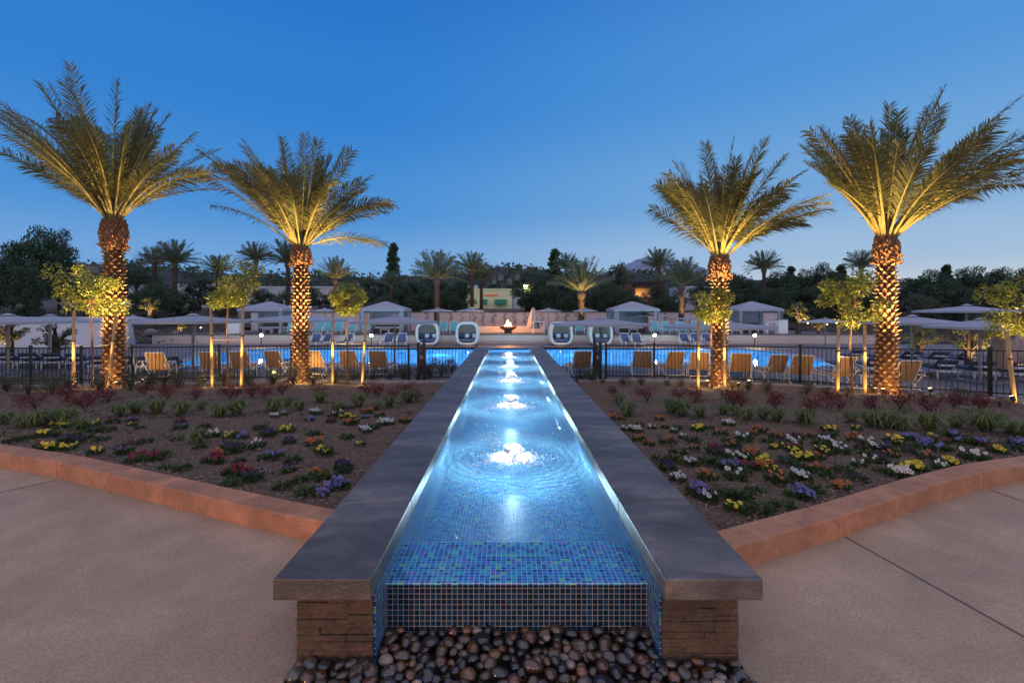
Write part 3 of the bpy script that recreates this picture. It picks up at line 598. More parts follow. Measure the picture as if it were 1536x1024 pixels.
# short sections joining the coping, with gates
def shortfence(s,label):
    x0=s*1.20; x1=s*3.02
    o=thing('fence_section',label,'fence'); m=MB(); y=17.15; z=-0.7
    m.box(min(x0,x1),max(x0,x1),y-.018,y+.018,0.41,0.455); m.build('rail',black_m,o); m=MB(); m.box(min(x0,x1),max(x0,x1),y-.015,y+.015,z+.08,z+.115); m.build('rail',black_m,o)
    n_=15
    m=MB()
    for k in range(1,n_+1):
        x=x0+(x1-x0)*k/(n_+.5); m.box(x-.008,x+.008,y-.008,y+.008,z,0.41)
    m.build('picket_panel',black_m,o)
    m=MB(); m.box(x1-.045,x1+.045,y-.045,y+.045,z-.1,0.64); m.build('post',black_m,o)
    m=MB(); m.box(min(x0,x0-s*.08),max(x0,x0-s*.08),y-.03,y+.03,0.46,0.50); m.build('wall_bracket',black_m,o)
    g=thing('pedestrian_gate',('black metal gate standing edge-on '+('left' if s<0 else 'right')+' of the channel, with a latch box'),'gate')
    xg=s*3.25; m=MB(); yy=[17.3,18.5]
    m.box(xg-.05,xg+.05,yy[0]-.05,yy[0]+.05,z-.1,0.62); m.build('post',black_m,g); m=MB(); m.box(xg-.045,xg+.045,yy[1]-.045,yy[1]+.045,z-.1,0.66); m.build('post',black_m,g)
    m=MB()
    for k in range(1,10):
        y_=yy[0]+1.2*k/10; m.box(xg+.01*s-.009,xg+.01*s+.009,y_-.008,y_+.008,z+.1,.5)
    m.box(xg-.02,xg+.02,yy[0],yy[1],.48,.52); m.box(xg-.02,xg+.02,yy[0],yy[1],z+.1,z+.14); m.build('picket_panel',black_m,g)
    m=MB(); xx=s*3.10; m.box(xx-.06,xx+.06,17.1,17.22,0.0,0.28); m.box(xx-.09,xx+.09,17.06,17.099,-0.2,0.02); l_=m.build('latch_box',black_m,g)
    m=MB(); m.box(xx-.03,xx+.05,17.03,17.058,0.06,0.17); m.build('handle',mgrey,l_)
shortfence(-1,'low black picket section between the left gate and the stone coping')
shortfence(1,'low black picket section between the right gate and the stone coping')
# low concrete mow strip in front of the fence
def mow(path,lo,hi,name,label,off=0.62):
    m=MB(); xs=np.linspace(lo,hi,40); V=[]
    for x in xs:
        y=interp(path,x)-off; z=interp(FZ,x)
        for (dy,dz) in ((0,-.3),(0,0.03),(.26,0.03),(.26,-.3)): V.append((x,y+dy,z+dz))
    Fc=[(i*4+j,(i+1)*4+j,(i+1)*4+j+1,i*4+j+1) for i in range(39) for j in range(3)]+[(0,1,2,3),(159,158,157,156)]
    m.add(V,Fc); tag(m.build(name,mat('grey_concrete',(0.30,0.27,0.26),(0.24,0.22,0.21),rough=0.85,scale=6,bump=.3,bscale=60)),label,'curb')
mow(FENCE_R,2.4,18,'concrete_edging','low grey concrete edging strip below the right fence')
mow(FENCE_L,-28,-1.3,'concrete_edging','low grey concrete edging strip below the left fence behind the shrubs',0.7)
# ------------------------------------------------------------ staked young trees
def sprig_cloud(m,cs,rad,n,L,W,mi=0,up=0.2):
    cs=np.array(cs); idx=R.integers(0,len(cs),n); d=R.normal(size=(n,3)); d/=np.linalg.norm(d,axis=1,keepdims=True)
    r=np.array(rad)[idx][:,None]*(R.random((n,1))**0.45); Pp=cs[idx]+d*r*np.array([1,1,.85]); D=d*0.8+R.normal(size=(n,3))*0.6; D[:,2]+=up
    m.leaves(Pp,D,R.uniform(.7,1.2,n)*L,R.uniform(.7,1.2,n)*W,mi)
def young_tree(px,yb,y0,y1,x0,x1,poles,label,d,seed):
    global R
    R=np.random.default_rng(seed); k=d/F
    base=P(px,yb,d); base[2]=soilz(base[0],base[1]); o=thing('young_tree',label,'tree',tuple(base),0,'staked young trees lit from below')
    cz0=P(px,y1,d)[2]-base[2]; cz1=P(px,y0,d)[2]-base[2]; xa=(x0-px)*k; xb=(x1-px)*k; rx=(xb-xa)/2; rz=(cz1-cz0)/2; cc=np.array([(xa+xb)/2,0,(cz0+cz1)/2])
    m=MB(); pts=[(0,0,-.05),(0.02,0,cz0*.4),(-0.02,0.02,cz0*.8),(cc[0]*.5,0,cz0+rz*.4),(cc[0],0,cz0+rz*1.1)]
    m.tube(pts,[.035,.03,.026,.02,.01],7)
    cs=[];rd=[]
    for q in range(16):
        u=R.uniform(-1,1,3); c=cc+u*np.array([rx*.7,rx*.7,rz*.75]); cs.append(c); rd.append(R.uniform(.22,.36)*rx)
        m.tube([np.array(pts[3])*1.0+np.array([0,0,R.uniform(-.2,.3)])*rz,(np.array(pts[3])+c)/2+[0,0,-.05],c],[.011,.008,.004],4)
    m.build('trunk',bark_m,o,smooth=True)
    m=MB(); sprig_cloud(m,cs,rd,2300,0.115,0.042,0,-0.1); m.build('crown',citrus_m,o)
    zt_=P(px,519 if y1<485 else 519,d)[2]-base[2]
    m=MB(); pl=[((poles[0]-px)*k,0.0),((poles[1]-px)*k,0.0)]
    m.tube([(pl[0][0],-.0,cz0*.62),(0,-.035,cz0*.62-.01),(pl[1][0],-.0,cz0*.62)],.005,5); m.build('tie',mat('tie_rubber',(.22,.20,.18),rough=.6),o)
    for q,(pp,pt) in enumerate(((poles[0],poles[2]),(poles[1],poles[3]))):
        s=thing('tree_stake',('left' if q==0 else 'right')+' wooden stake of the '+label.split(',')[0],'stake',(float(base[0]+(pp-px)*k),d,float(base[2])),0,'wooden stakes beside the young trees')
        m=MB(); dx=(pt-pp)*k; h=cz0+0.25*rz; m.tube([(0,0,-.1),(dx*.5,0,h*.5),(dx,0,h)],[.046,.043,.040],9); m.build('pole',pole_m,s,smooth=True)
        m=MB(); m.tube([(dx*.6-.001,0,h*.62-.02),(dx*.6+.001,0,h*.62+.02)],[.05]*2,9); m.build('strap',black_m,s)
    for q in (0,1): lamp('POINT','stake_glow',base+np.array([(poles[q]-px)*k,-.22,.16]),7,(1,.62,.20),rad=.04)
    lx=(poles[0]-px)*k
    lamp('SPOT','tree_beam',base+np.array([lx+.05,-.34,.28]),1000,(1,.60,.19),base+np.array([cc[0]*.3+lx*.6,0,cz0+rz]),42,.7,rad=.03)
    lamp('SPOT','tree_beam',base+np.array([(poles[1]-px)*k-.05,-.34,.28]),950,(1,.62,.20),base+np.array([(poles[1]-px)*k*.6,0,cz0+rz]),42,.7,rad=.03)
young_tree(138,592,395,477,84,182,(110,163,111,174),'young tree at the far left, in front of the tallest palm',14.6,21)
young_tree(341,588,384,466,300,388,(319,362,316,365),'young tree left of the second palm, with a ragged top',14.9,22)
young_tree(521,574,424,478,494,550,(499,543,499,550),'young tree right of the second palm, with a drooping crown',15.9,23)
young_tree(1068,585,428,488,1036,1102,(1047,1087,1048,1086),'young tree close against the slimmer right palm',14.3,24)
young_tree(1277,597,398,500,1236,1322,(1256,1297,1258,1297),'young tree left of the thick right palm, fullest of the right side',12.9,25)
young_tree(1552,604,405,510,1482,1590,(1523,1575,1510,1577),'young tree cut off by the right picture edge',11.2,26)
lamp('SPOT','tree_beam',onsoil(1523,603)+np.array([0,-.25,.05]),420,(1,.60,.19),P(1512,470,11.2),36,.7,rad=.03)
for px,py,lab in ((1108,584,'uplight on the mulch below the slimmer right palm'),(1315,592,'uplight on the mulch left of the thick right palm foot'),(1520,606,'uplight at the foot of the stake at the right edge'),(213,577,'uplight among shrubs right of the far left palm'),(306,577,'uplight in the shrubs near the second staked tree'),(487,570,'uplight beside the shrub of the second palm')):
    p=onsoil(px,py); uplight(p,p+np.array([-.1,.8,1.6]),6,lab,60)
# ------------------------------------------------------------ bed planting
R=np.random.default_rng(5)
# pansies: two foliage shapes, flowers per colour
FC={'white':((.62,.62,.55),(.10,.02,.12)),'yellow':((.62,.50,.04),(.70,.50,.02)),'orange':((.40,.13,.025),(.30,.04,.01)),'lavender':((.15,.15,.34),(.12,.06,.35)),'purple':((.03,.014,.07),(.02,.005,.04)),'crimson':((.17,.014,.035),(.06,.005,.01)),'green':((.0,.0,.0),(0,0,0))}
def pansy_kind(col,var):
    o=thing('pansy_plant','x','flowers',group=col)
    m=MB(); n_=90; a_=R.uniform(0,6.28,n_); r_=R.random(n_)**.6*0.10; Pp=np.stack([r_*np.cos(a_),r_*np.sin(a_),R.uniform(0,.07,n_)*(1-r_*3)],1); D=np.stack([np.cos(a_),np.sin(a_),R.uniform(.2,1.4,n_)],1); m.leaves(Pp,D,R.uniform(.045,.085,n_),R.uniform(.02,.036,n_)); m.build('foliage',pleaf_m,o)
    if col!='green':
        m=MB(); nf=[4,7,11][var]
        for q in range(nf):
            a_=R.uniform(0,6.28); r_=R.random()**.5*0.105; c=np.array([r_*math.cos(a_),r_*math.sin(a_),R.uniform(.075,.125)])
            nn=Vector((R.normal(0,.35),-0.75+R.normal(0,.3),R.uniform(.25,1))).normalized(); q_=nn.to_track_quat('Z','Y').to_matrix(); sc=R.uniform(.017,.029)
            for p in range(5):
                t=math.pi/2+p*2*math.pi/5+.2; e=np.array(q_@Vector((math.cos(t),math.sin(t),0))); f_=np.array(q_@Vector((-math.sin(t),math.cos(t),0))); z_=np.array(nn)*0.003*(p%3)
                pc=c+e*sc*.62+z_; m.add([pc+(e*math.cos(u)*.62+f_*math.sin(u)*.62)*sc for u in np.linspace(0,2*math.pi,7)[:-1]],[(0,1,2,3,4,5)],0)
            m.add([c+np.array(nn)*.012+(np.array(q_@Vector((math.cos(u),math.sin(u),0))))*sc*.33 for u in np.linspace(0,2*math.pi,6)[:-1]],[(0,1,2,3,4)],1)
        m.build('blossoms',[mat('petal_'+col,FC[col][0],tuple(a*.8 for a in FC[col][0]),rough=.7,scale=25,trans=.2),mat('eye_'+col,FC[col][1],rough=.8)],o)
    return Kind(o)
PK={(c,v):None for c in FC for v in range(3)}
Rt='white:977,639;940,643;954,644;1093,635;1025,654;1115,658;1192,664;1100,685;1115,686;1034,692;1040,694;1103,715;1197,713;1205,716;1017,718;1048,735;1064,746;1238,659;1190,662;1256,669;1262,676;1301,664;1315,672;1289,696;1307,691;1345,708;1352,712;1411,700;1200,715;1457,685;1470,688;1012,645|orange:933,626;989,626;997,638;959,658;974,664;1002,662;1081,650;1042,671;1101,666;1139,645;1130,648;1164,654;1127,680;1061,716;1164,718;1172,722;1210,653;1279,657;1284,652;1227,685;1337,682;1391,685;1228,705;1261,729;1095,668;1065,640;915,625;1145,700|yellow:1050,640;1046,643;1162,670;1180,670;1190,676;1195,687;1210,687;1144,692;1150,696;1162,706;1100,762;1110,766;1241,642;1246,644;1287,642;1342,661;1350,665;1396,654;1235,676;1242,679;1424,694;1432,696;1497,676;1506,678;1375,702;1384,704;1366,703|lavender:1358,654;1366,656;1424,652;1432,653;1439,661;1464,664;1471,665;1410,673;1388,663;1384,666;1197,743;1212,745;1523,666;1528,664;1046,738;1094,700|purple:1002,702;1363,675;1317,685;1322,690;1289,718;1080,680;1116,676;1180,665;1330,674;1518,672|green:989,687;1017,677;1072,671;1060,690;1070,694;1114,707;1129,735;1108,743;1180,692;1172,758;1141,765;1264,705;1150,660;1250,650;1120,655;1016,640;960,635;1090,660;1040,660;1230,665;1300,680;1060,742;1220,735;1010,690;1240,712;1322,705;1110,745;1095,742;1200,700;1420,672;1375,668;1450,672|crimson:1196,655;1120,700;1290,670;1190,672;1410,662;1070,676;1240,655;1480,668'
Lt='white:426,619;471,616;477,618;499,621;510,620;577,631;570,634;584,633;546,642;551,645;386,668;412,622;320,652|lavender:464,628;548,624;410,683;416,681;487,735;505,727;512,728;363,654;198,629;482,742|yellow:521,622;530,624;515,623;429,642;436,645;348,652;541,666;492,678;84,636;94,638;69,649;76,652;60,652;137,636;198,636;69,672;76,673;103,671;142,678;343,655;425,645;485,678|orange:523,633;551,616;570,621;604,629;610,631;471,664;477,710;322,649;530,633;330,680|purple:398,649;404,651;350,675;434,662;383,715;434,705;515,700;142,645;160,644;109,659;100,660;185,678;355,672;345,670;120,660;270,640;518,705;375,718;520,610|crimson:203,664;223,685;325,692;353,705;170,631;350,708;232,688;318,690;200,690;497,630;62,668;365,712;270,630|green:477,717;424,730;459,738;155,657;266,657;274,702;307,639;239,682;115,650;130,655;220,660;300,670;400,685;360,690;440,690;470,650;520,655;560,640;450,720;300,650;210,640;390,640;250,700;500,715;40,655;20,660;480,735;345,725'
grp={}
for side,txt in (('left',Lt),('right',Rt)):
    for part in txt.split('|'):
        col,ps=part.split(':'); pts=[tuple(map(float,q.split(','))) for q in ps.split(';')]
        pts.sort(key=lambda q:abs(q[0]-762))
        for i,(px,py) in enumerate(pts):
            v=R.integers(0,3); kk=(col,int(v))
            if PK[kk] is None: PK[kk]=pansy_kind(col,kk[1])
            p=onsoil(px,py+4)
            desc={'white':'white-flowered pansy clump','yellow':'yellow-flowered pansy clump','orange':'orange-flowered pansy clump','lavender':'lavender blue pansy clump','purple':'dark purple pansy clump','crimson':'dark crimson pansy clump','green':'flowerless green pansy clump'}[col]
            PK[kk].put(p,R.uniform(-.5,.5),f"{WORDS[i]} {desc} from the channel, in the {side} bed",float(R.uniform(.58,.92)),'bedding pansies in the flower beds')
m=MB(); N=2600; X=np.where(R.random(N)<.45,R.uniform(-9,-1.3,N),R.uniform(1.3,8.5,N)); T=R.beta(1.3,2.2,N)
ii=R.integers(0,N,260); ax=X[ii]; at=T[ii]; pick=R.integers(0,260,N); X=ax[pick]+R.normal(0,.05,N); Y=np.array([yc(x)+.3+(yf(x)-yc(x)-1.0)*t*.75 for x,t in zip(ax[pick],at[pick])])+R.normal(0,.05,N)
Z=np.array([soilz(x,y) for x,y in zip(X,Y)])+R.uniform(0,.04,N); D=R.normal(size=(N,3)); D[:,2]=np.abs(D[:,2])*.8; ok=Y>np.array([yc(x)+.26 for x in X]); m.leaves(np.stack([X,Y,Z],1)[ok],D[ok],R.uniform(.03,.08,N)[ok],R.uniform(.012,.03,N)[ok]); m.build('seedling_ground_cover',pleaf_m,kind='stuff')
# grass clumps
def grass_kind():
    o=thing('grass_clump','x','grass'); m=MB(); n_=150
    for q in range(n_):
        a_=R.uniform(0,6.28); r_=R.random()*.06; b0=np.array([r_*math.cos(a_),r_*math.sin(a_),0]); L=R.uniform(.2,.42); sp=R.uniform(.25,1.35)
        d=np.array([math.cos(a_),math.sin(a_),0]); p1=b0+d*L*sp*.35+[0,0,L*.62]; p2=b0+d*L*sp*.95+[0,0,L*(.95-.55*sp)]
        s=np.array([-math.sin(a_),math.cos(a_),0])*.007
        m.add([b0-s,b0+s,p1+s,p1-s,p2],[(0,1,2,3),(3,2,4)])
    m.build('blades',grass_m,o); return Kind(o)
GK=[grass_kind() for _ in range(3)]
Rg='928,607;941,624;1007,619;1022,623;1050,626;1103,623;1144,628;1207,636;1210,634;1276,633;1309,640;1334,643;1393,645;1434,641;1464,638;1497,640;1515,650;1120,630;1085,622;1165,632;1352,646;1478,646;1530,655'
Lg='431,610;480,604;538,610;584,610;505,617;355,622;236,620;203,620;178,625;302,615;33,642;74,636;122,645;8,636;272,623;297,664;330,625;565,615;450,615;612,604;100,640;55,640;410,618'
for side,txt in (('left',Lg),('right',Rg)):
    pts=sorted([tuple(map(float,q.split(','))) for q in txt.split(';')],key=lambda q:abs(q[0]-762))
    for i,(px,py) in enumerate(pts): GK[i%3].put(onsoil(px,py),R.uniform(0,6),f"{WORDS[i]} tuft of arching green grass from the channel, in the {side} bed",float(R.uniform(.65,1.1)),'ornamental grass tufts')
def red_kind():
    o=thing('red_shrub','x','shrub'); m=MB()
    for q in range(12):
        a_=R.uniform(0,6.28); m.tube([(0,0,0),(.06*math.cos(a_),.06*math.sin(a_),.12),(.13*math.cos(a_),.13*math.sin(a_),.2)],[.006,.004,.002],4)
    m.build('stems',bark_m,o)
    m=MB(); cs=[(R.uniform(-.14,.14),R.uniform(-.12,.12),R.uniform(.1,.24)) for _ in range(10)]; sprig_cloud(m,cs,[.08]*10,420,.045,.013,0,.5); m.build('foliage',red_m,o); return Kind(o)
RK=[red_kind() for _ in range(3)]
Rr='919,595;971,603;1017,601;1042,605;1100,608;1112,611;1092,604;1162,605;1162,614;1218,622;1241,611;1304,618;1310,612;1393,620;1472,618;1350,614;1430,612;1260,616'
Lr='355,596;378,597;551,594;568,596;614,594;624,601;424,593;53,615;137,607;216,594;162,604;294,600;345,600;127,617;250,600;480,594;100,602;590,600;30,610;395,600'
for side,txt in (('left',Lr),('right',Rr)):
    pts=sorted([tuple(map(float,q.split(','))) for q in txt.split(';')],key=lambda q:abs(q[0]-762))
    for i,(px,py) in enumerate(pts): RK[i%3].put(onsoil(px,py),R.uniform(0,6),f"{WORDS[i]} feathery red shrub from the channel, in the {side} bed",float(R.uniform(.9,1.3)),'low red shrubs')
def shrub_kind(h,wd,n_=900):
    o=thing('fence_shrub','x','shrub'); m=MB()
    for q in range(14):
        a_=R.uniform(0,6.28); r_=R.uniform(.2,.8)*wd; m.tube([(0,0,-.03),(r_*.4*math.cos(a_),r_*.4*math.sin(a_),h*.4),(r_*math.cos(a_),r_*math.sin(a_),h*R.uniform(.6,1))],[.012,.008,.003],4)
    m.build('stems',dbark_m,o)
    m=MB(); cs=[(R.uniform(-wd,wd)*.8,R.uniform(-wd,wd)*.6,R.uniform(.15,.9)*h) for _ in range(20)]; sprig_cloud(m,cs,[wd*.33]*20,n_,.075,.016,0,.6); m.build('foliage',shrub_m,o); return Kind(o)
SK=[shrub_kind(.55,.36),shrub_kind(.62,.42,1100),shrub_kind(.5,.3)]
big=[(10,588),(42,592),(78,592),(105,588),(196,586),(222,584),(245,582),(268,582),(300,580),(335,580),(372,578),(410,577),(440,577),(470,577),(503,575),(530,574),(560,573),(585,572),(605,571),(625,570),(645,568),(662,565),(677,560),(150,590),(-20,592)]
big.sort(key=lambda q:-q[0])
for i,(px,py) in enumerate(big): SK[i%3].put(onsoil(px,py),R.uniform(0,6),f"{WORDS[i]} grey-green shrub from the channel, along the left fence",float(R.uniform(.75,1.1)),'grey-green shrubs along the left fence')
sm=[(872,572),(888,573),(904,575),(936,578),(962,578),(1001,579),(1022,580),(1100,584),(1121,586),(1151,588),(1210,592),(1240,594),(1270,596),(1365,600),(1385,602),(1410,604),(1440,606),(1462,608),(1500,611)]
for i,(px,py) in enumerate(sm): SK[i%3].put(onsoil(px,py),R.uniform(0,6),f"{WORDS[i]} small dark shrub from the channel, below the right fence",float(R.uniform(.35,.6)) if i>1 else .8,'small shrubs below the right fence')
# ------------------------------------------------------------ pool terrace
ZD=-0.75
def pool_outline(n_=10):
    c=[P(236,549,22.2)[:2]]
    pts=[(-14.6,20.9),(-8,22.0),(8,22.0),(13.2,21.2),(15.0,22.4),(16.6,27.0),(15.9,31.2),(13.5,32.3),(-15.2,32.3),(-17.6,30.5),(-17.0,26.0)]
    P0=np.array(pts); out=[]; N=len(P0)
    for i in range(N):
        a_,b_,c_=P0[i-1],P0[i],P0[(i+1)%N]; u=(a_-b_)/np.linalg.norm(a_-b_); v=(c_-b_)/np.linalg.norm(c_-b_); r=min(1.3,.4*np.linalg.norm(a_-b_),.4*np.linalg.norm(c_-b_))
        for t in np.linspace(0,1,7): out.append((1-t)**2*(b_+u*r)+2*t*(1-t)*b_+t*t*(b_+v*r))
    return out
PO=pool_outline()
outer=[(x,interp(FENCE_L,x)-.2) for x in (-30,-22,-15.6,-11.5,-7.7,-3.5,-1.0)]+[(1.0,17.0)]+[(x,interp(FENCE_R,x)-.2) for x in (2.9,4.3,7.2,10,11.2,12.9,15.2,19)]+[(60,6),(60,36.6),(-60,36.6),(-60,12)]
tri=tessellate_polygon([[Vector((x,y,0)) for x,y in outer],[Vector((p[0],p[1],0)) for p in PO]])
V=[(x,y,ZD) for x,y in outer]+[(p[0],p[1],ZD) for p in PO]
m=MB(); Fc=[]
for t in tri:
    a_,b_,c_=[np.array(V[i]) for i in t]; Fc.append(t if np.cross(b_-a_,c_-a_)[2]>0 else t[::-1])
m.add(V,Fc); m.build('pool_deck',deck_m,kind='structure')
m=MB(); n_=len(PO); bot=[(p[0],p[1],-1.75) for p in PO]; top=[(p[0],p[1],ZD) for p in PO]
m.add(top+bot,[(i,(i+1)%n_,n_+(i+1)%n_,n_+i) for i in range(n_)]); m.add(bot,[tuple(range(n_))])
m.build('pool_basin',mat('pool_plaster',(0.10,0.42,0.72),(0.06,0.32,0.62),rough=0.8,scale=.5),kind='structure')
# pale coping round the pool
m=MB(); cen=np.mean(np.array(PO),0); inn=[]; 
for i,p in enumerate(PO):
    t=np.array(PO[(i+1)%n_])-np.array(PO[i-1]); t/=np.linalg.norm(t); nrm=np.array([t[1],-t[0]]); inn.append(nrm)
V=[(p[0],p[1],ZD+.006) for p in PO]+[(p[0]+q[0]*.32,p[1]+q[1]*.32,ZD+.006) for p,q in zip(PO,inn)]
V+= [(p[0],p[1],ZD-.08) for p in PO]
m.add(V,[(i,n_+i,n_+(i+1)%n_,(i+1)%n_) for i in range(n_)]+[(2*n_+i,i,(i+1)%n_,2*n_+(i+1)%n_) for i in range(n_)])
m.build('pool_coping',mat('pale_coping',(0.34,0.30,0.30),(0.28,0.25,0.25),rough=.7,scale=2),kind='structure')
m=MB(); m.add([(p[0],p[1],ZD-.07) for p in PO],[tuple(range(n_))]); m.build('pool_water',water('pool_surface',(0.55,0.85,1.0),(0.03,0.30,0.75),0.14,3.5,0.10,fcap=0.42,rough=0.03),kind='structure')
for i,x in enumerate(np.linspace(-14,14,8)):
    lamp('SPOT','pool_light',(x,22.3,-1.25),1100,(0.62,0.88,1.0),(x,32,-1.9),150,1,rad=.15)
    if i%2==0: lamp('POINT','pool_light',(x+2,28.0,-1.2),520,(0.62,0.88,1.0),rad=.15)
# low wall of the upper terrace and the terrace itself
YT=36.6; ZT=-0.10
m=MB(); m.box(-27,28,YT,YT+.35,ZD-.1,ZT+.02); o=m.build('terrace_wall',cream_m); tag(o,'long low cream wall holding up the upper terrace behind the pool','wall')
m=MB(); m.box(-27.1,28.1,YT-.06,YT+.42,ZT+.023,ZT+.09); c=m.build('cap',mat('dark_cap',(0.10,0.09,0.09),rough=.7),o)
m=MB(); m.add([(-26,YT+.35,ZT),(27,YT+.35,ZT),(27,46.5,ZT),(-26,46.5,ZT)],[(0,1,2,3)]); m.build('upper_terrace',mat('terrace_paving',(0.13,0.115,0.115),(0.10,0.09,0.095),rough=.7,scale=.7),kind='structure')
m=MB(); m.box(-24.5,26,46,46.3,ZT-.3,1.60); o=m.build('garden_wall',mat('pink_stucco',(0.64,0.52,0.48),(0.58,0.47,0.43),rough=.9,scale=1.5)); tag(o,'long pale stucco wall closing the back of the terrace','wall')
m=MB(); m.box(-24.6,26.1,45.9,46.4,1.603,1.70); m.build('cap',mat('brown_cap',(0.07,0.05,0.045),rough=.7),o)
# sloping planted banks either side and behind
def bankz(x,y):
    s=0.0
    ax=abs(x)-27
    z=-0.75+np.clip((y-36)*0.09,0,2.2)+np.clip((abs(x)-34)*0.03,0,3)+np.clip((y-60)*0.02,0,6)
    return float(z)
for (x0,x1,y0,y1,nm) in ((-120,-26,36.61,130,'left'),(27,120,36.61,130,'right'),(-26,27,46.4,130,'back')):
    m=MB(); nx,ny=40,40; xs=np.linspace(x0,x1,nx); ys=y0+(y1-y0)*np.linspace(0,1,ny)**1.5; V=[]
    for x in xs:
        for y in ys: V.append((x,y,(bankz(x,y) if nm!='back' else min(bankz(x,y),bankz(x,y)))+R.normal()*.02))
    m.add(V,[(i*ny+j,(i+1)*ny+j,(i+1)*ny+j+1,i*ny+j+1) for i in range(nx-1) for j in range(ny-1)]); m.build('bank_ground',mat('bank_soil',(0.085,0.055,0.042),(0.05,0.045,0.03),rough=.95,scale=1.2,bump=.6,bscale=8),kind='structure',smooth=True)
m=MB(); nx,ny=30,30; V=[]
for x in np.linspace(-75,-17.5,nx):
    for t in np.linspace(0,1,ny): y=13+t*24; V.append((x,y,-0.72+max(0,(-x-24-t*4))*.05+ .04*math.sin(x)*math.sin(y)))
# ------------------------------------------------------------ umbrellas, cabanas, furniture
def umbrella_kind(Rr=1.75,h=2.1,rise=.42,base=True):
    o=thing('patio_umbrella','x','umbrella')
    m=MB(); m.tube([(0,0,.05),(0,0,h+rise-.02)],.028,8); m.build('pole',mgrey,o)
    m=MB(); V=[(0,0,h+rise)]; n_=8; rings=3
    for k in range(1,rings+1):
        f=k/rings
        for j in range(16):
            a_=2*math.pi*(j+.0)/16+math.pi/8; e=1 if j%2==0 else .94; r=Rr*f*e; V.append((r*math.cos(a_),r*math.sin(a_),h+rise*(1-f)**1.15+(-.0 if j%2==0 else -.025)*0))
    Fc=[(0,1+j,1+(j+1)%16) for j in range(16)]
    for k in range(rings-1):
        for j in range(16): a0=1+k*16; b0=1+(k+1)*16; Fc.append((a0+j,b0+j,b0+(j+1)%16,a0+(j+1)%16))
    last=1+(rings-1)*16; V+=[(v[0],v[1],v[2]-.09) for v in V[last:last+16]]
    for j in range(16): Fc.append((last+j,last+16+j,last+16+(j+1)%16,last+(j+1)%16))
    m.add(V,Fc); m.tube([(0,0,h+rise),(0,0,h+rise+.08)],[.12,.02],8); m.build('canopy',canv_m,o)
    m=MB()
    for j in range(8):
        a_=2*math.pi*j/8+math.pi/8; m.tube([(0.03*math.cos(a_),.03*math.sin(a_),h+rise-.06),(Rr*.97*math.cos(a_),Rr*.97*math.sin(a_),h-.02)],.011,4); m.tube([(0,0,h-.15),(Rr*.5*math.cos(a_),Rr*.5*math.sin(a_),h+rise*.42)],.009,4)
    m.build('ribs',mgrey,o)
    m=MB(); m.box(-.35,.35,-.35,.35,0,.08); m.build('base',mgrey,o,bevel=.01)
    return Kind(o)
UK=umbrella_kind(1.0,2.1,.24)   # unit radius, scaled per place
def umb(px,yedge,yap,wpx,d,label,zb=ZD,group='large umbrellas on the near pool deck'):
    k=d/F; Rr=wpx*k/2; p=P(px,yedge,d); he=p[2]-zb; UK.put((p[0],d,zb),R.uniform(0,.4),label,(Rr,Rr,he/2.1),group)
umb(12,482,465,160,18.6,'grey umbrella at the far left edge of the picture')
umb(75,481,466,150,22.5,'grey umbrella behind the far left young tree')
umb(290,481,467,165,20.5,'grey umbrella left of the second staked tree, over the deck')
umb(445,479,468,165,23.5,'grey umbrella partly hidden by the palm left of the channel')
umb(592,482,468,134,20.8,'grey umbrella over the near deck left of the left gate')
umb(901,485,472,148,20.6,'grey umbrella over the near deck right of the channel')
umb(1079,489,474,165,20.0,'grey umbrella behind the slimmer right palm')
umb(1368,483,472,140,19.5,'grey umbrella just right of the thick right palm')
umb(1470,489,476,140,17.0,'grey umbrella overlapping the right edge trees, lower one')
umb(1450,466,456,130,27,'grey umbrella standing higher behind the right deck')
umb(1238,482,475,70,33,'small grey umbrella far right beyond the pool end')
umb(200,478,470,50,34,'small grey umbrella behind the far left palm')
gb='umbrellas on the upper terrace'
for px,ye,ya,wd,lab in ((657,466,458,50,'small umbrella in front of the big dark palm'),(705,466,459,44,'small umbrella left of the fire bowl'),(823,466,459,40,'small umbrella right of the closed umbrella'),(878,466,460,38,'small umbrella in front of the glowing palm'),(971,473,463,64,'umbrella in front of the central right cabana'),(1035,478,466,60,'umbrella between the right cabanas'),(487,466,459,46,'small umbrella right of the left cabana')):
    umb(px,ye,ya,wd,41,lab,ZT,gb)
def closed_umb(px,y0,y1,d,zb,label,mt=tanc_m,wpx=16):
    k=d/F; p=P(px,y0,d); h=p[2]-zb; o=thing('closed_umbrella',label,'umbrella',(p[0],d,zb)); r=wpx*k/2
    m=MB(); n_=24; prof=[(.02,h),(r*.35,h-.1*h),(r*.7,h*.55),(r,h*.22),(r*.85,h*.2)]; V=[]
    for (q,z) in prof:
        for j in range(n_): a_=2*math.pi*j/n_; V.append((q*(1+.22*math.cos(a_*6))*math.cos(a_),q*(1+.22*math.cos(a_*6))*math.sin(a_),z))
    m.add(V,[(i*n_+j,i*n_+(j+1)%n_,(i+1)*n_+(j+1)%n_,(i+1)*n_+j) for i in range(4) for j in range(n_)]); m.build('canopy',mt,o,smooth=True)
    m=MB(); m.tube([(0,0,0),(0,0,h+.05)],.025,8); m.build('pole',mgrey,o); m=MB(); m.box(-.3,.3,-.3,.3,0,.07); m.build('base',mgrey,o)
closed_umb(800,461,500,39,ZT,'closed pinkish tan umbrella right of the fire bowl',wpx=17)
closed_umb(1503,486,565,17.5,ZD,'large closed tan umbrella behind the right fence',wpx=34)
closed_umb(1532,500,560,18.5,ZD,'closed tan umbrella cut by the right picture edge',wpx=34)
closed_umb(194,480,512,30,ZD,'closed white umbrella just right of the far left palm',canv_m,14)
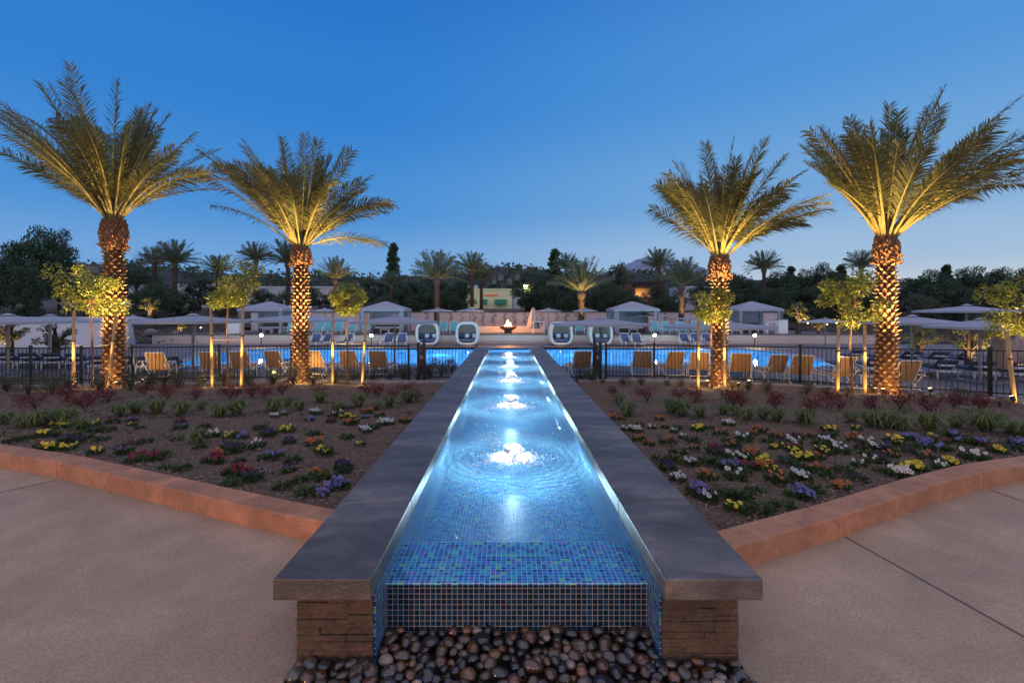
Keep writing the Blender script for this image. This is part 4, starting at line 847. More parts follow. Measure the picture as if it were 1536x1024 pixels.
def cabana_kind():
    o=thing('cabana','x','cabana'); W,D,H=1.75,1.5,1.95
    m=MB()
    for x in (-W,W):
        for y in (-D,D): m.box(x-.05,x+.05,y-.05,y+.05,0,H)
    for y in (-D,D): m.box(-W,W,y-.03,y+.03,H-.1,H-.002)
    for x in (-W,W): m.box(x-.03,x+.03,-D+.052,D-.052,H-.1,H-.002)
    m.build('frame',mgrey,o)
    m=MB(); e=.12; r=.62; V=[(-W-e,-D-e,H),(W+e,-D-e,H),(W+e,D+e,H),(-W-e,D+e,H),(-.12,0,H+r),(.12,0,H+r)]+[(-W-e,-D-e,H-.17),(W+e,-D-e,H-.17),(W+e,D+e,H-.17),(-W-e,D+e,H-.17)]
    m.add(V,[(0,1,5,4),(1,2,5),(2,3,4,5),(3,0,4),(0,6,7,1),(1,7,8,2),(2,8,9,3),(3,9,6,0)]); m.build('roof',canv_m,o)
    for x in (-W+.18,W-.18):
        for y in (-D+.1,D-.1):
            m=MB(); n_=14; prof=[(.17,H-.12),(.14,1.3),(.08,1.0),(.13,.6),(.17,.04)]; V=[]
            for (q,z) in prof:
                for j in range(n_): a_=2*math.pi*j/n_; V.append((x+q*(1+.15*math.cos(a_*5))*math.cos(a_),y+q*.7*math.sin(a_),z))
            m.add(V,[(i*n_+j,i*n_+(j+1)%n_,(i+1)*n_+(j+1)%n_,(i+1)*n_+j) for i in range(4) for j in range(n_)]); m.build('curtain',canv_m,o,smooth=True)
    m=MB(); m.add([(-W+.1,D-.02,.1),(W-.1,D-.02,.1),(W-.1,D-.02,H-.12),(-W+.1,D-.02,H-.12)],[(0,1,2,3)]); m.build('back_curtain',canv_m,o)
    m=MB(); m.box(-1.1,1.1,.3,1.1,.0,.38); m.box(-1.1,1.1,1.0,1.2,.381,.8); m.build('sofa',mat('dark_wicker',(.09,.07,.06),rough=.8,scale=20),o); 
    m=MB(); m.box(-1.05,0,.28,.98,.382,.5); m.box(.01,1.05,.28,.98,.382,.5); m.build('cushion',wcush_m,o,bevel=.03)
    m=MB(); m.box(-.4,.4,-.6,-.1,.3,.35); m.box(-.35,-.3,-.55,-.15,0,.299); m.box(.3,.35,-.55,-.15,0,.299); m.build('table',white_m,o)
    return Kind(o)
CK=cabana_kind()
for px,lab in ((405,'white-roofed cabana left of the floodlit palm beside the channel'),(579,'white-roofed cabana behind the near left umbrella'),(948,'white-roofed cabana in front of the dark building'),(1127,'white-roofed cabana at the right end of the terrace')):
    d=40.0; p=P(px,500,d); CK.put((p[0],d,ZT),0,lab,(.98,1,1.02),'cabanas on the upper terrace')
def egg_kind():
    o=thing('daybed_pod','x','daybed')
    W,H,D=.83,1.72,.75
    def outl(t,s=1.0):   # barrel: flat top and bottom, bulging sides
        c,s_=math.cos(t),math.sin(t); u=math.copysign(abs(s_)**.45,s_)*s; x=W*s*math.copysign(abs(c)**.34,c)*(1.04-.26*u*u); return x,H/2+H/2*u+(.02 if s<.9 else 0)
    n_=44; m=MB(); V=[];
    lv=[(-D,1.0),(-D-.02,.84),(-D+.1,.86),(-.2,.97),(.3,.93),(D*.8,.80)]
    out=[(-D,1.0),(-.3,1.04),(.25,1.0),(D*.8,.84)]
    seq=[(D*.8,.78),(.25,.93),(-.3,.95),(-D+.02,.77),(-D-.03,.79),(-D-.03,.99),(-.3,1.05),(.25,1.01),(D*.82,.84)]
    for (y,s) in seq:
        for j in range(n_): x,z=outl(2*math.pi*j/n_,s); V.append((x,y,z+ .0))
    m.add(V,[(i*n_+j,i*n_+(j+1)%n_,(i+1)*n_+(j+1)%n_,(i+1)*n_+j) for i in range(len(seq)-1) for j in range(n_)]); m.build('shell',wicker_m,o,smooth=True)
    m=MB()
    for i in range(-9,10):
        x=i*.07; m.tube([(x,.55,.35),(x*1.02,.6,1.5)],.008,4)
    for i in range(16): z=.35+i*.075; m.tube([(-.62,.57,z),(.62,.57,z)],.008,4)
    m.build('back_lattice',mat('lattice',(.30,.23,.19),rough=.8),o)
    m=MB(); m.add([(W*.88*q[0],.60,H/2+H/2*.88*q[1]) for q in [(-.8,-1),(.8,-1),(.97,-.75),(1,0),(.97,.75),(.8,1),(-.8,1),(-.97,.75),(-1,0),(-.97,-.75)]],[tuple(range(10))]); m.build('back_panel',mat('woven_panel',(.50,.40,.33),(.32,.25,.21),rough=.85,scale=60),o)
    m=MB(); m.box(-.70,.70,-.70,.55,.28,.50); m.build('seat_cushion',navy_m,o,bevel=.04)
    for q,(x,mt) in enumerate(((-.42,navy_m),(-.1,wcush_m),(.25,navy_m),(.5,wcush_m))):
        m=MB(); m.box(-.17,.17,-.06,.06,0,.34,M=M4((x,.25-.05*q,.50),R.uniform(-.4,.4),-.3)); m.build('pillow',mt,o,bevel=.04)
    m=MB(); m.box(-.6,.6,-.6,.5,0.0,.06); m.build('plinth',mat('dark_wicker',(.09,.07,.06),rough=.8),o)
    return Kind(o)
EK=egg_kind()
for px,lab in ((642,'white woven pod daybed, leftmost of the four'),(702,'white woven pod daybed just left of the channel end'),(840,'white woven pod daybed just right of the channel end'),(899,'white woven pod daybed under the near right umbrella')):
    d=35.4; p=P(px,510,d); EK.put((p[0],d,ZD),R.uniform(-.12,.12),lab,.98,'woven pod daybeds')
for px in (702,840): lamp('POINT','pod_glow',P(px,512.5,34.3),2.2,WARM,rad=.03)
def lounger(name,cm,fm,back_h=.72,ln=1.25,ang=62):
    o=thing(name,'x','lounge chair'); a_=math.radians(ang); W=.33; zs=.32
    # faces +Y (pool); backrest towards -Y
    bt=np.array([0,-.05-back_h*math.cos(a_),zs+back_h*math.sin(a_)])
    m=MB(); V=[]; 
    for t in np.linspace(0,1,6): y=-.05+(bt[1]+.05)*t; z=zs+(bt[2]-zs)*t; sag=.02*math.sin(math.pi*t); V+=[(-W+.02+.04*t*t,y,z-sag),(W-.02-.04*t*t,y,z-sag),(W-.02-.04*t*t,y+.03,z-sag),(-W+.02+.04*t*t,y+.03,z-sag)]
    m.add(V,[(i*4+j,i*4+(j+1)%4,(i+1)*4+(j+1)%4,(i+1)*4+j) for i in range(5) for j in range(4)]+[(3,2,1,0),(20,21,22,23)]); m.build('backrest',cm,o)
    m=MB(); m.box(-W+.02,W-.02,-.03,ln,zs-.015,zs+.015); m.build('seat',cm,o)
    for s in (-1,1):
        m=MB(); m.tube([(s*W,ln+.02,zs),(s*W,-.05,zs),(s*(W-.04),bt[1],bt[2]+.02)],.018,6); m.tube([(s*W,-.35,.02),(s*W,.1,.30)],.016,6); m.tube([(s*W,.1,.02),(s*W,-.42,zs+.28)],.014,6); m.tube([(s*W,ln-.1,.0),(s*W,ln-.1,zs)],.018,6); m.tube([(s*(W+.03),-.40,.5),(s*(W+.03),.25,.52),(s*(W+.02),.3,.0)],.018,6)
        m.build('side_frame',fm,o)
    m=MB(); m.tube([(-W,-.18,.10),(W,-.18,.10)],.014,6); m.build('cross_bar',fm,o); m=MB(); m.tube([(-W+.04,bt[1],bt[2]+.02),(W-.04,bt[1],bt[2]+.02)],.016,6); m.build('cross_bar',fm,o)
    return Kind(o)
LK=lounger('sling_lounger',sling_m,white_m,.66)
lx=[241,319,364,416,477,527,570]; rx_=[871,963,1008,1048,1110,1160,1199,1258,1352]
def deckspot(px,off=1.15):
    path=FENCE_L if px<762 else FENCE_R; x=post_xy(path,px) if (px<600 or px>909) else None
    y=(interp(path,x) if x is not None else 17.4)+off; return P(px,500,y)[0],y
for i,px in enumerate(sorted(lx,reverse=True)):
    x,y=deckspot(px); LK.put((x,y,ZD-.0),R.uniform(-.3,.3)+.08,f"{WORDS[i]} tan sling lounger behind the left fence, counting out from the channel",1.08,'tan sling loungers facing the pool')
for i,px in enumerate(rx_):
    x,y=deckspot(px,1.0); LK.put((x,y,ZD),R.uniform(-.3,.3)-.05,f"{WORDS[i]} tan sling lounger behind the right fence, counting out from the channel",1.08,'tan sling loungers facing the pool')
NK=lounger('navy_lounger',navy_m,white_m,.6)
nv=[(583,512),(603,512),(474,510),(491,511),(522,510),(938,512),(955,512),(1027,510),(1044,511),(1061,510)]
for i,(px,py) in enumerate(sorted(nv)):
    d=34.6+ (i%2)*.3; p=P(px,500,d); NK.put((p[0],d,ZD),math.pi+R.uniform(-.2,.2),f"{WORDS[i]} navy cushioned lounger from the left on the far pool deck",1.0,'navy loungers on the far pool deck')
TK=lounger('teal_lounger',teal_m,white_m,.75)
tl=[436,478,492,507,528,547,664,681,870,983,1000,1021,1045,1095]
for i,px in enumerate(tl):
    d=38.0; p=P(px,500,d); TK.put((p[0],d,ZT),math.pi+R.uniform(-.2,.2),f"{WORDS[i]} teal lounge chair from the left on the upper terrace",1.0,'teal lounge chairs on the upper terrace')
# flat loungers on the right and left ends of the deck
def flat_kind():
    o=thing('flat_lounger','x','lounge chair'); m=MB(); m.box(-.33,.33,0,1.9,.26,.31)
    for x in (-.3,.3):
        for y in (.1,1.8): m.box(x-.02,x+.02,y-.02,y+.02,0,.259)
    m.build('frame',white_m,o,bevel=.005)
    m=MB(); m.box(-.31,.31,.55,1.88,.313,.39); m.build('cushion',navy_m,o,bevel=.02)
    m=MB(); m.box(-.31,.31,-.6,0,0,.07,M=M4((0,.53,.33),0,-.55)); m.build('backrest',navy_m,o,bevel=.02)
    m=MB(); m.box(-.24,.24,.1,.35,.45,.53); m.build('pillow',wcush_m,o,bevel=.03)
    return Kind(o)
FK=flat_kind()
for i in range(7): x=13.2+i*.95; y=18.9-i*.42; FK.put((x,y,ZD),-.35,f"{WORDS[i]} navy flat lounger from the left in the right deck row",1.0,'flat navy loungers behind the right fence')
for i in range(5): x=13.9+i*1.0; y=22.2-i*.3; FK.put((x+2.2,y,ZD),-.3,f"{WORDS[i]} navy flat lounger from the left in the second right deck row",1.0,'flat navy loungers behind the right fence')
for i in range(4): FK.put((-13.4-i*1.05,19.0+i*.15,ZD),.5,f"{WORDS[i]} navy flat lounger from the right, between far left palm and pool",1.0,'flat navy loungers behind the left fence')
for i in range(4): FK.put((-18.5-i*1.1,20.5+i*.1,ZD),.4,f"{WORDS[i]} navy flat lounger from the right, under the far left umbrellas",1.0,'flat navy loungers behind the left fence')
# high table and stools on terrace, grill, planters
o=thing('bar_table','white slatted bar table right of the closed tan umbrella','table',tuple(P(808,500,38.6)[:2])+(ZT,)); m=MB(); m.box(-.5,.5,-.3,.3,.95,1.0); m.build('table_top',white_m,o)
for sx_ in (-.42,.42): m=MB(); m.box(sx_-.04,sx_+.04,-.25,.25,0,.948); m.build('leg',white_m,o)
o=thing('bar_table','white bar table under the right end cabana','table',tuple(P(1157,500,38.0)[:2])+(ZT,)); m=MB(); m.box(-.5,.5,-.3,.3,.95,1.0); m.build('table_top',white_m,o)
for sx_ in (-.42,.42): m=MB(); m.box(sx_-.04,sx_+.04,-.25,.25,0,.948); m.build('leg',white_m,o)
o=thing('towel_station','pale cabinet standing at the right end of the terrace','cabinet',tuple(P(1172,500,37.5)[:2])+(ZT,)); m=MB(); m.box(-.35,.35,-.3,.3,0,1.15); m.build('body',white_m,o,bevel=.01); m=MB(); m.box(-.38,.38,-.33,.33,1.152,1.2); m.build('top',mgrey,o)
o=thing('towel_station','white cabinet left of the left cabana','cabinet',tuple(P(352,500,37.5)[:2])+(ZT,)); m=MB(); m.box(-.5,.5,-.3,.3,0,1.1); m.build('body',white_m,o,bevel=.01); m=MB(); m.box(-.53,.53,-.33,.33,1.102,1.15); m.build('top',mgrey,o)
# fire bowl
d=38.6; p=P(762,498,d); o=thing('fire_bowl','copper fire bowl with a live flame on the terrace edge above the channel','fire bowl',(p[0],d,ZT))
m=MB(); m.lathe([(.02,.28),(.25,.25),(.62,.44),(.70,.62),(.66,.62),(.3,.5),(.02,.5)],24); m.build('bowl',mat('copper',(.30,.12,.06),rough=.5,metal=.4),o,smooth=True)
m=MB(); m.box(-.3,.3,-.3,.3,0,.26); m.build('pedestal',mat('dark_cap2',(.08,.07,.07),rough=.7),o)
m=MB()
for q in range(9):
    a_=q*2.4; r_=.22*math.sqrt(q/9); x,y=r_*math.cos(a_),r_*math.sin(a_); h=.62*(1-r_*2.4)+R.uniform(-.05,.08); V=[]; pr=[(.05,0),(.12,.15*h),(.10,.4*h),(.05,.7*h),(.003,h)]
    for (rr_,z) in pr:
        for j in range(8): t=2*math.pi*j/8; V.append((x+rr_*math.cos(t)+.05*math.sin(z*9+q),y+rr_*math.sin(t),.52+z))
    m.add(V,[(i*8+j,i*8+(j+1)%8,(i+1)*8+(j+1)%8,(i+1)*8+j) for i in range(4) for j in range(8)])
m.build('flame',mat('flame',(1,.5,.2),emit=(1,.42,.12),estr=7),o,smooth=True)
lamp('POINT','fire_light',(p[0],d-.1,ZT+1.1),420,(1,.42,.13),rad=.25)
o=thing('stone_bench','low pale bench wall behind the fire bowl','bench',(p[0],40.6,ZT)); m=MB(); m.box(-3,3,0,.5,0,.55); m.build('seat',cream_m,o,bevel=.02)
# espaliered shrubs along the garden wall in pots
def pot_kind():
    o=thing('potted_shrub','x','potted plant'); m=MB(); m.lathe([(.2,0),(.3,.45),(.27,.45),(.25,.4),(.02,.4)],14); m.build('pot',mat('dark_pot',(.05,.05,.05),rough=.6),o)
    m=MB(); m.tube([(0,0,.4),(.02,0,.9),(0,0,1.6)],[.02,.016,.008],5); m.build('stem',dbark_m,o)
    m=MB(); cs=[(R.uniform(-.16,.16),R.uniform(-.1,.1),z) for z in np.linspace(.7,1.75,9)]; sprig_cloud(m,cs,[.14]*9,220,.09,.04); m.build('foliage',dark_m,o); return Kind(o)
OK_=pot_kind()
for i,px in enumerate([452,640,677,693,712,725,741,757,771,788,813,836,850,866,930,962,998,1070]):
    p=P(px,500,45.2); OK_.put((p[0],45.2,ZT),R.uniform(0,6),f"{WORDS[i]} narrow potted shrub from the left along the pale back wall",float(R.uniform(.8,1.1)),'narrow shrubs along the back wall')
# post lamps by the pool
def postlamp_kind():
    o=thing('deck_lamp','x','lamp'); m=MB(); m.tube([(0,0,0),(0,0,.74)],.03,8); m.build('post',black_m,o)
    bm=bmesh.new(); bmesh.ops.create_uvsphere(bm,u_segments=12,v_segments=8,radius=.10); me=bpy.data.meshes.new('globe'); bm.to_mesh(me); bm.free(); me.materials.append(mat('globe_glow',(1,.9,.7),emit=(1,.72,.36),estr=45)); g_=bpy.data.objects.new('globe',me); COL.objects.link(g_); g_.parent=o; g_.location=(0,0,.83); return Kind(o)
PLK=postlamp_kind()
for px,lab in ((392,'bright globe lamp on the far pool edge left of the palm'),(557,'bright globe lamp on the far pool edge behind the right stake of the third tree'),(982,'bright globe lamp on the far pool edge right of the right gate'),(1132,'bright globe lamp on the far pool edge right of the slimmer palm')):
    d=32.9; p=P(px,506,d); PLK.put((p[0],d,ZD),0,lab,1,'globe lamps round the pool'); lamp('POINT','globe_light',(p[0],d-.15,ZD+.85),60,(1,.70,.36),rad=.1)
# ------------------------------------------------------------ background vegetation
def bpalm_kind(h,L,nf,mats,seed,elev=(0.0,1.3)):
    global R
    R=np.random.default_rng(seed); o=thing('date_palm','x','palm tree'); m=MB(); V,Fc=trunk_mesh(h,.24,.20,flare=.08,N=9,nth=36,rh=.14); m.add(V,Fc); m.lathe([(.22,h-.5),(.36,h-.15),(.34,h+.1),(.1,h+.3)],12); m.build('trunk',mat('old_palm_trunk',(0.13,0.075,0.05),(0.08,0.05,0.035),rough=.9,scale=8,bump=.5),o,smooth=True)
    m=MB()
    for q in range(nf):
        a_=q*2.39996; f=(q+.5)/nf; e=elev[0]+(elev[1]-elev[0])*f; ln=L*R.uniform(.85,1.05); T=np.array([math.cos(a_)*math.cos(e),math.sin(a_)*math.cos(e),math.sin(e)])*ln
        add_frond(m,np.array([0,0,h]),T,nl=26,ll=.42,lw=.06,seg=8)
    m.build('crown',mats,o); return Kind(o)
B1=bpalm_kind(4.5,3.1,44,[bfrond_m,rach_m],31,(-.15,1.35)); B2=bpalm_kind(4.5,3.1,38,[bfrond_m,rach_m],32,(.25,1.4))
def bpalm(K,px,yc_,ybase,rpx,d,label):
    k=d/F; s=rpx*k/3.1; c=P(px,yc_,d); h=4.5*s; zb=c[2]-h; K.put((c[0],d,float(zb)),R.uniform(0,6),label,float(s),'date palms beyond the pool')
for a_ in ((B1,262,396,445,42,52,'dark background palm with a twisted trunk right of the far left palm'),(B1,232,398,445,33,56,'smaller dark palm beside the twisted one'),(B1,326,408,450,30,60,'distant palm top behind the second staked tree'),(B1,384,392,450,34,56,'tall distant palm left of the palm beside the channel'),(B1,432,396,450,42,58,'distant palm half hidden behind the palm beside the channel'),(B2,503,420,470,38,50,'faintly lit palm above the third staked tree'),(B2,587,430,470,28,48,'small amber-tinted palm above the left cabana'),(B1,655,420,500,52,43.6,'largest dark palm behind the pods left of the channel'),(B1,708,408,470,36,52,'tall palm behind the largest dark palm'),(B1,722,420,470,30,60,'slim palm left of the yellow building'),(B2,872,440,500,58,43.6,'glowing background palm right of the channel'),(B2,1022,430,500,48,43.6,'floodlit background palm left of the slimmer right palm'),(B1,988,402,465,34,56,'grey palm behind the floodlit background one'),(B1,1146,405,460,34,52,'rounded distant palm above the right cabana'),(B1,1292,402,470,32,46,'dark palm behind the crown of the right young tree'),(B1,850,405,470,30,60,'faint palm left of the glowing one')):
    bpalm(*a_)
for px,e in ((872,380),(1022,300),(655,40),(503,260),(587,130),(722,60)):
    d=42.9 if px in (872,1022,655) else 49; p=P(px,500,d); lamp('SPOT','uplight_beam',(p[0]+.3,d-.6,ZT+.1 if d<45 else .6),e*6,WARM,(p[0],d+.6,ZT+4.4),48,.8,rad=.05)
def tree_kind(name,hh,ww,mt,n_,ls,seed,conifer=False,nc=34):
    global R
    R=np.random.default_rng(seed); o=thing(name,'x','tree'); m=MB(); m.tube([(0,0,-1),(.1,0,hh*.35),(0,.1,hh*.8)],[.28,.2,.06],7); cs=[];rd=[]
    for q in range(nc):
        if conifer: z=hh*R.uniform(.12,1); r=ww*(1.05-z/hh)*R.uniform(.3,1); a_=R.uniform(0,6.28); c=(r*math.cos(a_),r*math.sin(a_),z); rr_=ww*.22*(1.25-z/hh*.7)
        else:
            a_=R.uniform(0,6.28); u=R.uniform(-1,1); r=ww*math.sqrt(1-u*u)*R.uniform(.35,1); c=(r*math.cos(a_),r*math.sin(a_),hh*.58+u*hh*.38); rr_=ww*R.uniform(.2,.36)
        cs.append(c); rd.append(rr_); m.tube([(0,0,max(.3,c[2]*.6)),tuple(np.array(c)*[.6,.6,.9]),c],[.07,.045,.02],4)
    m.build('trunk',dbark_m,o); m=MB(); sprig_cloud(m,cs,rd,n_,ls,ls*.55,0,.1); m.build('crown',mt,o); return Kind(o)
D1=tree_kind('dense_tree',8,3.2,dark_m,6000,.30,41); D2=tree_kind('dense_tree',8,2.6,dark_m,5200,.30,42,nc=26); D3=tree_kind('conifer',9,2.4,dark_m,5200,.28,43,True,44); D4=tree_kind('olive_tree',6,2.6,olive_m,3800,.26,44,nc=22)
Rb=random.Random(8)
def btree(K,px,ytop,d,wpx,label,hpx=None,group='dark trees beyond the garden'):
    hh={id(D1):8,id(D2):8,id(D3):9,id(D4):6}[id(K)]; ww={id(D1):3.6,id(D2):2.9,id(D3):2.0,id(D4):2.9}[id(K)]
    k=d/F; c=P(px,ytop,d); zb=bankz(c[0],d)-.2 if d<130 else 0; h=(c[2]-zb)*1.07; s=wpx*1.15*k/2/ww; K.put((c[0],d,zb),Rb.uniform(0,6),label,(s,s,h/hh/1.02),group)
bt_=[(D1,20,372,50,62),(D1,58,350,52,74),(D2,88,352,56,50),(D1,-15,385,50,60),(D2,42,395,42,50),(D1,205,405,66,60),(D2,300,415,66,50),(D4,250,430,54,50),(D1,165,412,60,50),(D2,350,420,62,46),(D3,590,372,60,40),(D2,560,420,62,50),(D1,620,425,56,50),(D1,600,430,52,44),(D2,650,420,58,60),(D1,690,425,54,56),(D2,545,420,70,40),
(D3,832,380,66,44),(D1,810,415,60,50),(D1,790,412,75,44),(D2,845,410,58,50),(D4,925,400,60,50),(D4,905,420,54,44),(D2,915,430,50,44),(D2,1010,440,52,40),(D1,870,430,56,50),(D1,1060,425,60,50),(D1,1100,415,64,56),(D2,1130,430,56,50),(D1,1165,412,62,56),(D3,1186,404,70,36),(D2,1210,408,64,46),(D1,1235,400,60,52),(D3,1262,402,66,36),(D2,1190,430,52,60),(D1,1225,432,50,60),(D1,1290,420,56,56),(D2,1370,420,58,50),(D1,1395,410,52,54),(D3,1420,402,56,36),(D1,1450,408,50,56),(D2,1475,404,54,46),(D1,1505,408,48,56),(D2,1530,412,46,50),(D1,1430,425,44,60),(D1,1550,405,48,60),(D2,1400,432,44,60),(D4,985,430,56,40),(D2,945,440,48,36),(D4,1385,445,42,50),(D2,460,425,70,40),(D4,505,440,56,44),(D2,125,420,52,46),(D1,228,430,46,60),(D2,268,438,48,50),(D4,330,440,50,60),(D1,395,436,62,44),(D4,430,440,50,50),(D4,545,438,50,50),(D2,480,440,60,40),(D1,520,432,64,46),(D4,575,446,48,46),(D1,640,436,50,56),(D1,670,440,50,50),(D2,800,436,56,44),(D1,826,430,54,50),(D1,860,440,50,46),(D1,895,438,50,44),(D4,955,446,50,40),(D1,1000,448,50,40),(D1,1085,436,50,50),(D1,1150,440,48,56),(D1,1170,436,48,50),(D1,1255,438,50,60),(D1,1320,436,50,50),(D1,1345,440,56,44)]
for i,(K,px,yt,d,wp) in enumerate(sorted(bt_,key=lambda q:q[1])):
    kind={id(D1):'broad dark evergreen',id(D2):'narrow evergreen',id(D3):'pointed conifer',id(D4):'grey-green olive tree'}[id(K)]
    where='far left' if px<180 else 'left' if px<450 else 'left of centre' if px<740 else 'right of centre' if px<1030 else 'right' if px<1330 else 'far right'
    sk_=sorted([q for q in bt_ if q[0] is K],key=lambda q:q[1]); j=sk_.index((K,px,yt,d,wp))
    btree(K,px,yt,d,wp,f"{WORDS[j]} {kind} from the left on the skyline")
YL=tree_kind('small_lit_tree',3,.95,lit_m,1500,.13,51,nc=14)
for px,yt,yb,d,lab,e in ((226,442,480,40,'small yellow-lit tree above the left umbrella',90),(1197,448,492,38,'small yellow-lit conical tree right of the right cabana',110),(12,470,535,23,'low lit tree under the far left umbrella',60),(85,478,545,24,'low lit tree beneath the left umbrellas',60),(272,482,500,40,'small lit multi-stem tree under the left umbrella',40),(1382,482,540,25,'small lit tree with a thick trunk under the right umbrella',80),(1455,482,550,21,'small lit tree with a low wide crown beside the right loungers',90),(1228,475,502,38,'little bare lit tree right of the yellow-lit tree',40)):
    p=P(px,yb,d); h=(yb-yt)*d/F; s=h/3.0; YL.put((p[0],d,p[2]),R.uniform(0,6),lab,(s*1.1,s*1.1,s),'small lit trees on the banks'); lamp('SPOT','uplight_beam',(p[0],d-.8*s-.2,p[2]+.05),e*3.5,(1,.66,.24),(p[0],d,p[2]+h*.75),80,.8,rad=.04)
# low bank shrubs: ground cover
m=MB(); N=9000; X=np.where(R.random(N)<.5,R.uniform(-75,-24,N),R.uniform(26,75,N)); Y=R.uniform(36.8,58,N); cl=R.random(N)
gx=np.round(X/1.6)*1.6+R.normal(0,.35,N); gy=np.round(Y/1.6)*1.6+R.normal(0,.35,N); Z=np.array([bankz(x,y) for x,y in zip(gx,gy)])+np.abs(R.normal(0,.18,N))
D=R.normal(size=(N,3)); D[:,2]=np.abs(D[:,2]); m.leaves(np.stack([gx,gy,Z],1),D,.28,.12); m.build('bank_ground_cover',shrub_m,kind='stuff')
def boulder(px,py,d,r,label):
    me=pebmesh(int(px)); me.materials.append(mat('boulder_stone',(.22,.19,.18),(.14,.12,.12),rough=.9,scale=2,bump=.5)); o=bpy.data.objects.new('boulder',me); COL.objects.link(o); p=P(px,py,d); o.location=tuple(map(float,p)); o.scale=(r,r*.8,r*.7); tag(o,label,'boulder')
boulder(226,499,37.5,.5,'grey boulder on the left bank under the umbrella'); boulder(262,500,37.5,.3,'smaller grey boulder on the left bank'); 
# ------------------------------------------------------------ buildings
def building(name,label,px0,px1,yt,yb,d,dep,mt,cap=None,parts=()):
    A=P(px0,yt,d); B=P(px1,yb,d); o=thing(name,label,'building',(float(A[0]),d,float(B[2])-1.0)); W=float(B[0]-A[0]); H=float(A[2]-B[2])+1.0
    m=MB(); m.box(0,W,0,dep,0,H); m.build('wall',mt,o)
    m=MB(); m.box(-.1,W+.1,-.1,dep+.1,H+.002,H+.3); m.build('parapet',cap or mt,o)
    k=d/F
    for (nm,x0,x1,y0,y1,pm_,dd) in parts:
        m=MB(); xa=(x0-px0)*k; xb=(x1-px0)*k; za=H-(y1-yt)*k; zb=H-(y0-yt)*k
        if nm=='sign_lettering':
            x=xa; j=0
            while x<xb: 
                wv=(xb-xa)/13*.8; hz=(zb-za); t=[.95,.6,.9,.55,.55,.8][j%6]; m.box(x,x+wv*.3,-.2,-.05,za,za+hz*t); m.box(x+wv*.35,x+wv,-.2,-.05,za+hz*.35*(j%2),za+hz*(.25+.35*(j%2))); x+=(xb-xa)/13; j+=1
        elif nm=='awning': m.add([(xa,-.02,zb),(xb,-.02,zb),(xb,-1.2,za),(xa,-1.2,za),(xa,-1.2,za-.25),(xb,-1.2,za-.25)],[(0,3,2,1),(3,4,5,2),(0,1,2,3)][:2])
        else: m.box(xa,xb,-dd,-.01,za,zb)
        m.build(nm,pm_,o)
    return o
yel=mat('yellow_stucco',(.80,.80,.42),(.74,.74,.38),rough=.9,scale=.6); wst=mat('white_stucco',(.50,.49,.50),(.44,.43,.45),rough=.9,scale=.4); grn=mat('green_awning',(.02,.16,.10),rough=.7); redm=mat('red_sign',(.55,.03,.04),rough=.6,emit=(1,.05,.06),estr=.25); dk=mat('dark_cladding',(.05,.028,.028),(.035,.02,.02),rough=.8,scale=.5); glass=mat('dark_glass',(.02,.03,.04),rough=.1)
bt=building('shop_building','pale yellow shop building with green awnings and a red sign',700,768,435,470,95,14,yel,None,[('awning',722,731,449,455,grn,0),('awning',742,760,449,455,grn,0),('sign_lettering',726,747,440.5,443.5,redm,0)])
m=MB(); m.box(0,2.0,1,3,5.2,6.6); m.build('roof_box',wst,bt)
bt2=building('white_annex','white flat-roofed annex right of the yellow shop',768.6,781,434.5,470,96,12,wst)
building('dark_building','dark brown building with a lit recess behind the cabana',934,996,425,470,70,8,dk,dk,[('recess',953,978,432,445,mat('recess_wall',(.35,.2,.1),rough=.8,emit=(1,.55,.2),estr=.0),.1),('canopy',950,981,428,431,dk,1.2)])
p=P(966,441,69); lamp('POINT','recess_light',(p[0]-.5,68.9,p[2]-.2),120,WARM,rad=.2)
building('white_building','long white flat-roofed building behind the left umbrellas',360,560,432,470,85,12,wst,wst,[('window',475,495,440,444,glass,.05),('roof_unit',402,418,426,431,dk,.0)] if False else [('window',515,535,441,446,glass,.05)])
building('white_building','stepped white building left, below the twisted palm',262,345,428,470,80,10,wst)
building('white_building','lower white building with red base, behind the far left palm',185,212,430,452,75,8,wst,None,[('dark_base',186,211,442,450,mat('red_brown',(.15,.05,.04),rough=.8),.1)])
building('white_building','small white house end right of the thick right palm',1352,1372,428,462,75,8,wst,mat('brown_roof',(.08,.05,.045),rough=.8))
building('white_building','white flat building behind the right palms',1028,1075,432,468,80,8,wst)
building('white_wall_block','sloping white wall under the far left umbrellas',-60,190,482,520,33,.4,mat('lit_white_wall',(.62,.60,.60),rough=.9))
# far hill with houses

def ridge(name,prof,d0,d1,mt,rough_=1.0,kind='structure',nx=200,ny=24,amp=1.0):
    m=MB(); V=[]; xs=np.linspace(prof[0][0],prof[-1][0],nx); ph=R.uniform(0,6,8)
    for i,px in enumerate(xs):
        zr=P(px,interp(prof,px),d1)[2]
        for j in range(ny):
            t=j/(ny-1); d=d0+(d1-d0)*t if t<=.8 else d0+(d1-d0)*t; f=min(1,t/.8); f=f*f*(3-2*f) if t<=.8 else 1-((t-.8)/.2)**2*.8
            x=CX+(px-VX)*d/F; nz=amp*(math.sin(px*.09+ph[0])+.6*math.sin(px*.23+j*.8+ph[1])+.5*math.sin(px*.51+j*1.7+ph[2]))*f+amp*.5*R.normal()*f
            V.append((x,d,-1.5+(zr*(d/d1)*1.0+1.5)*f+nz))
    m.add(V,[(i*ny+j,(i+1)*ny+j,(i+1)*ny+j+1,i*ny+j+1) for i in range(nx-1) for j in range(ny-1)]); return m.build(name,mt,kind=kind,smooth=False)
hill_m=mat('hill_scrub',(0.012,0.022,0.018),(0.045,0.048,0.04),rough=.95,scale=.06,detail=12)
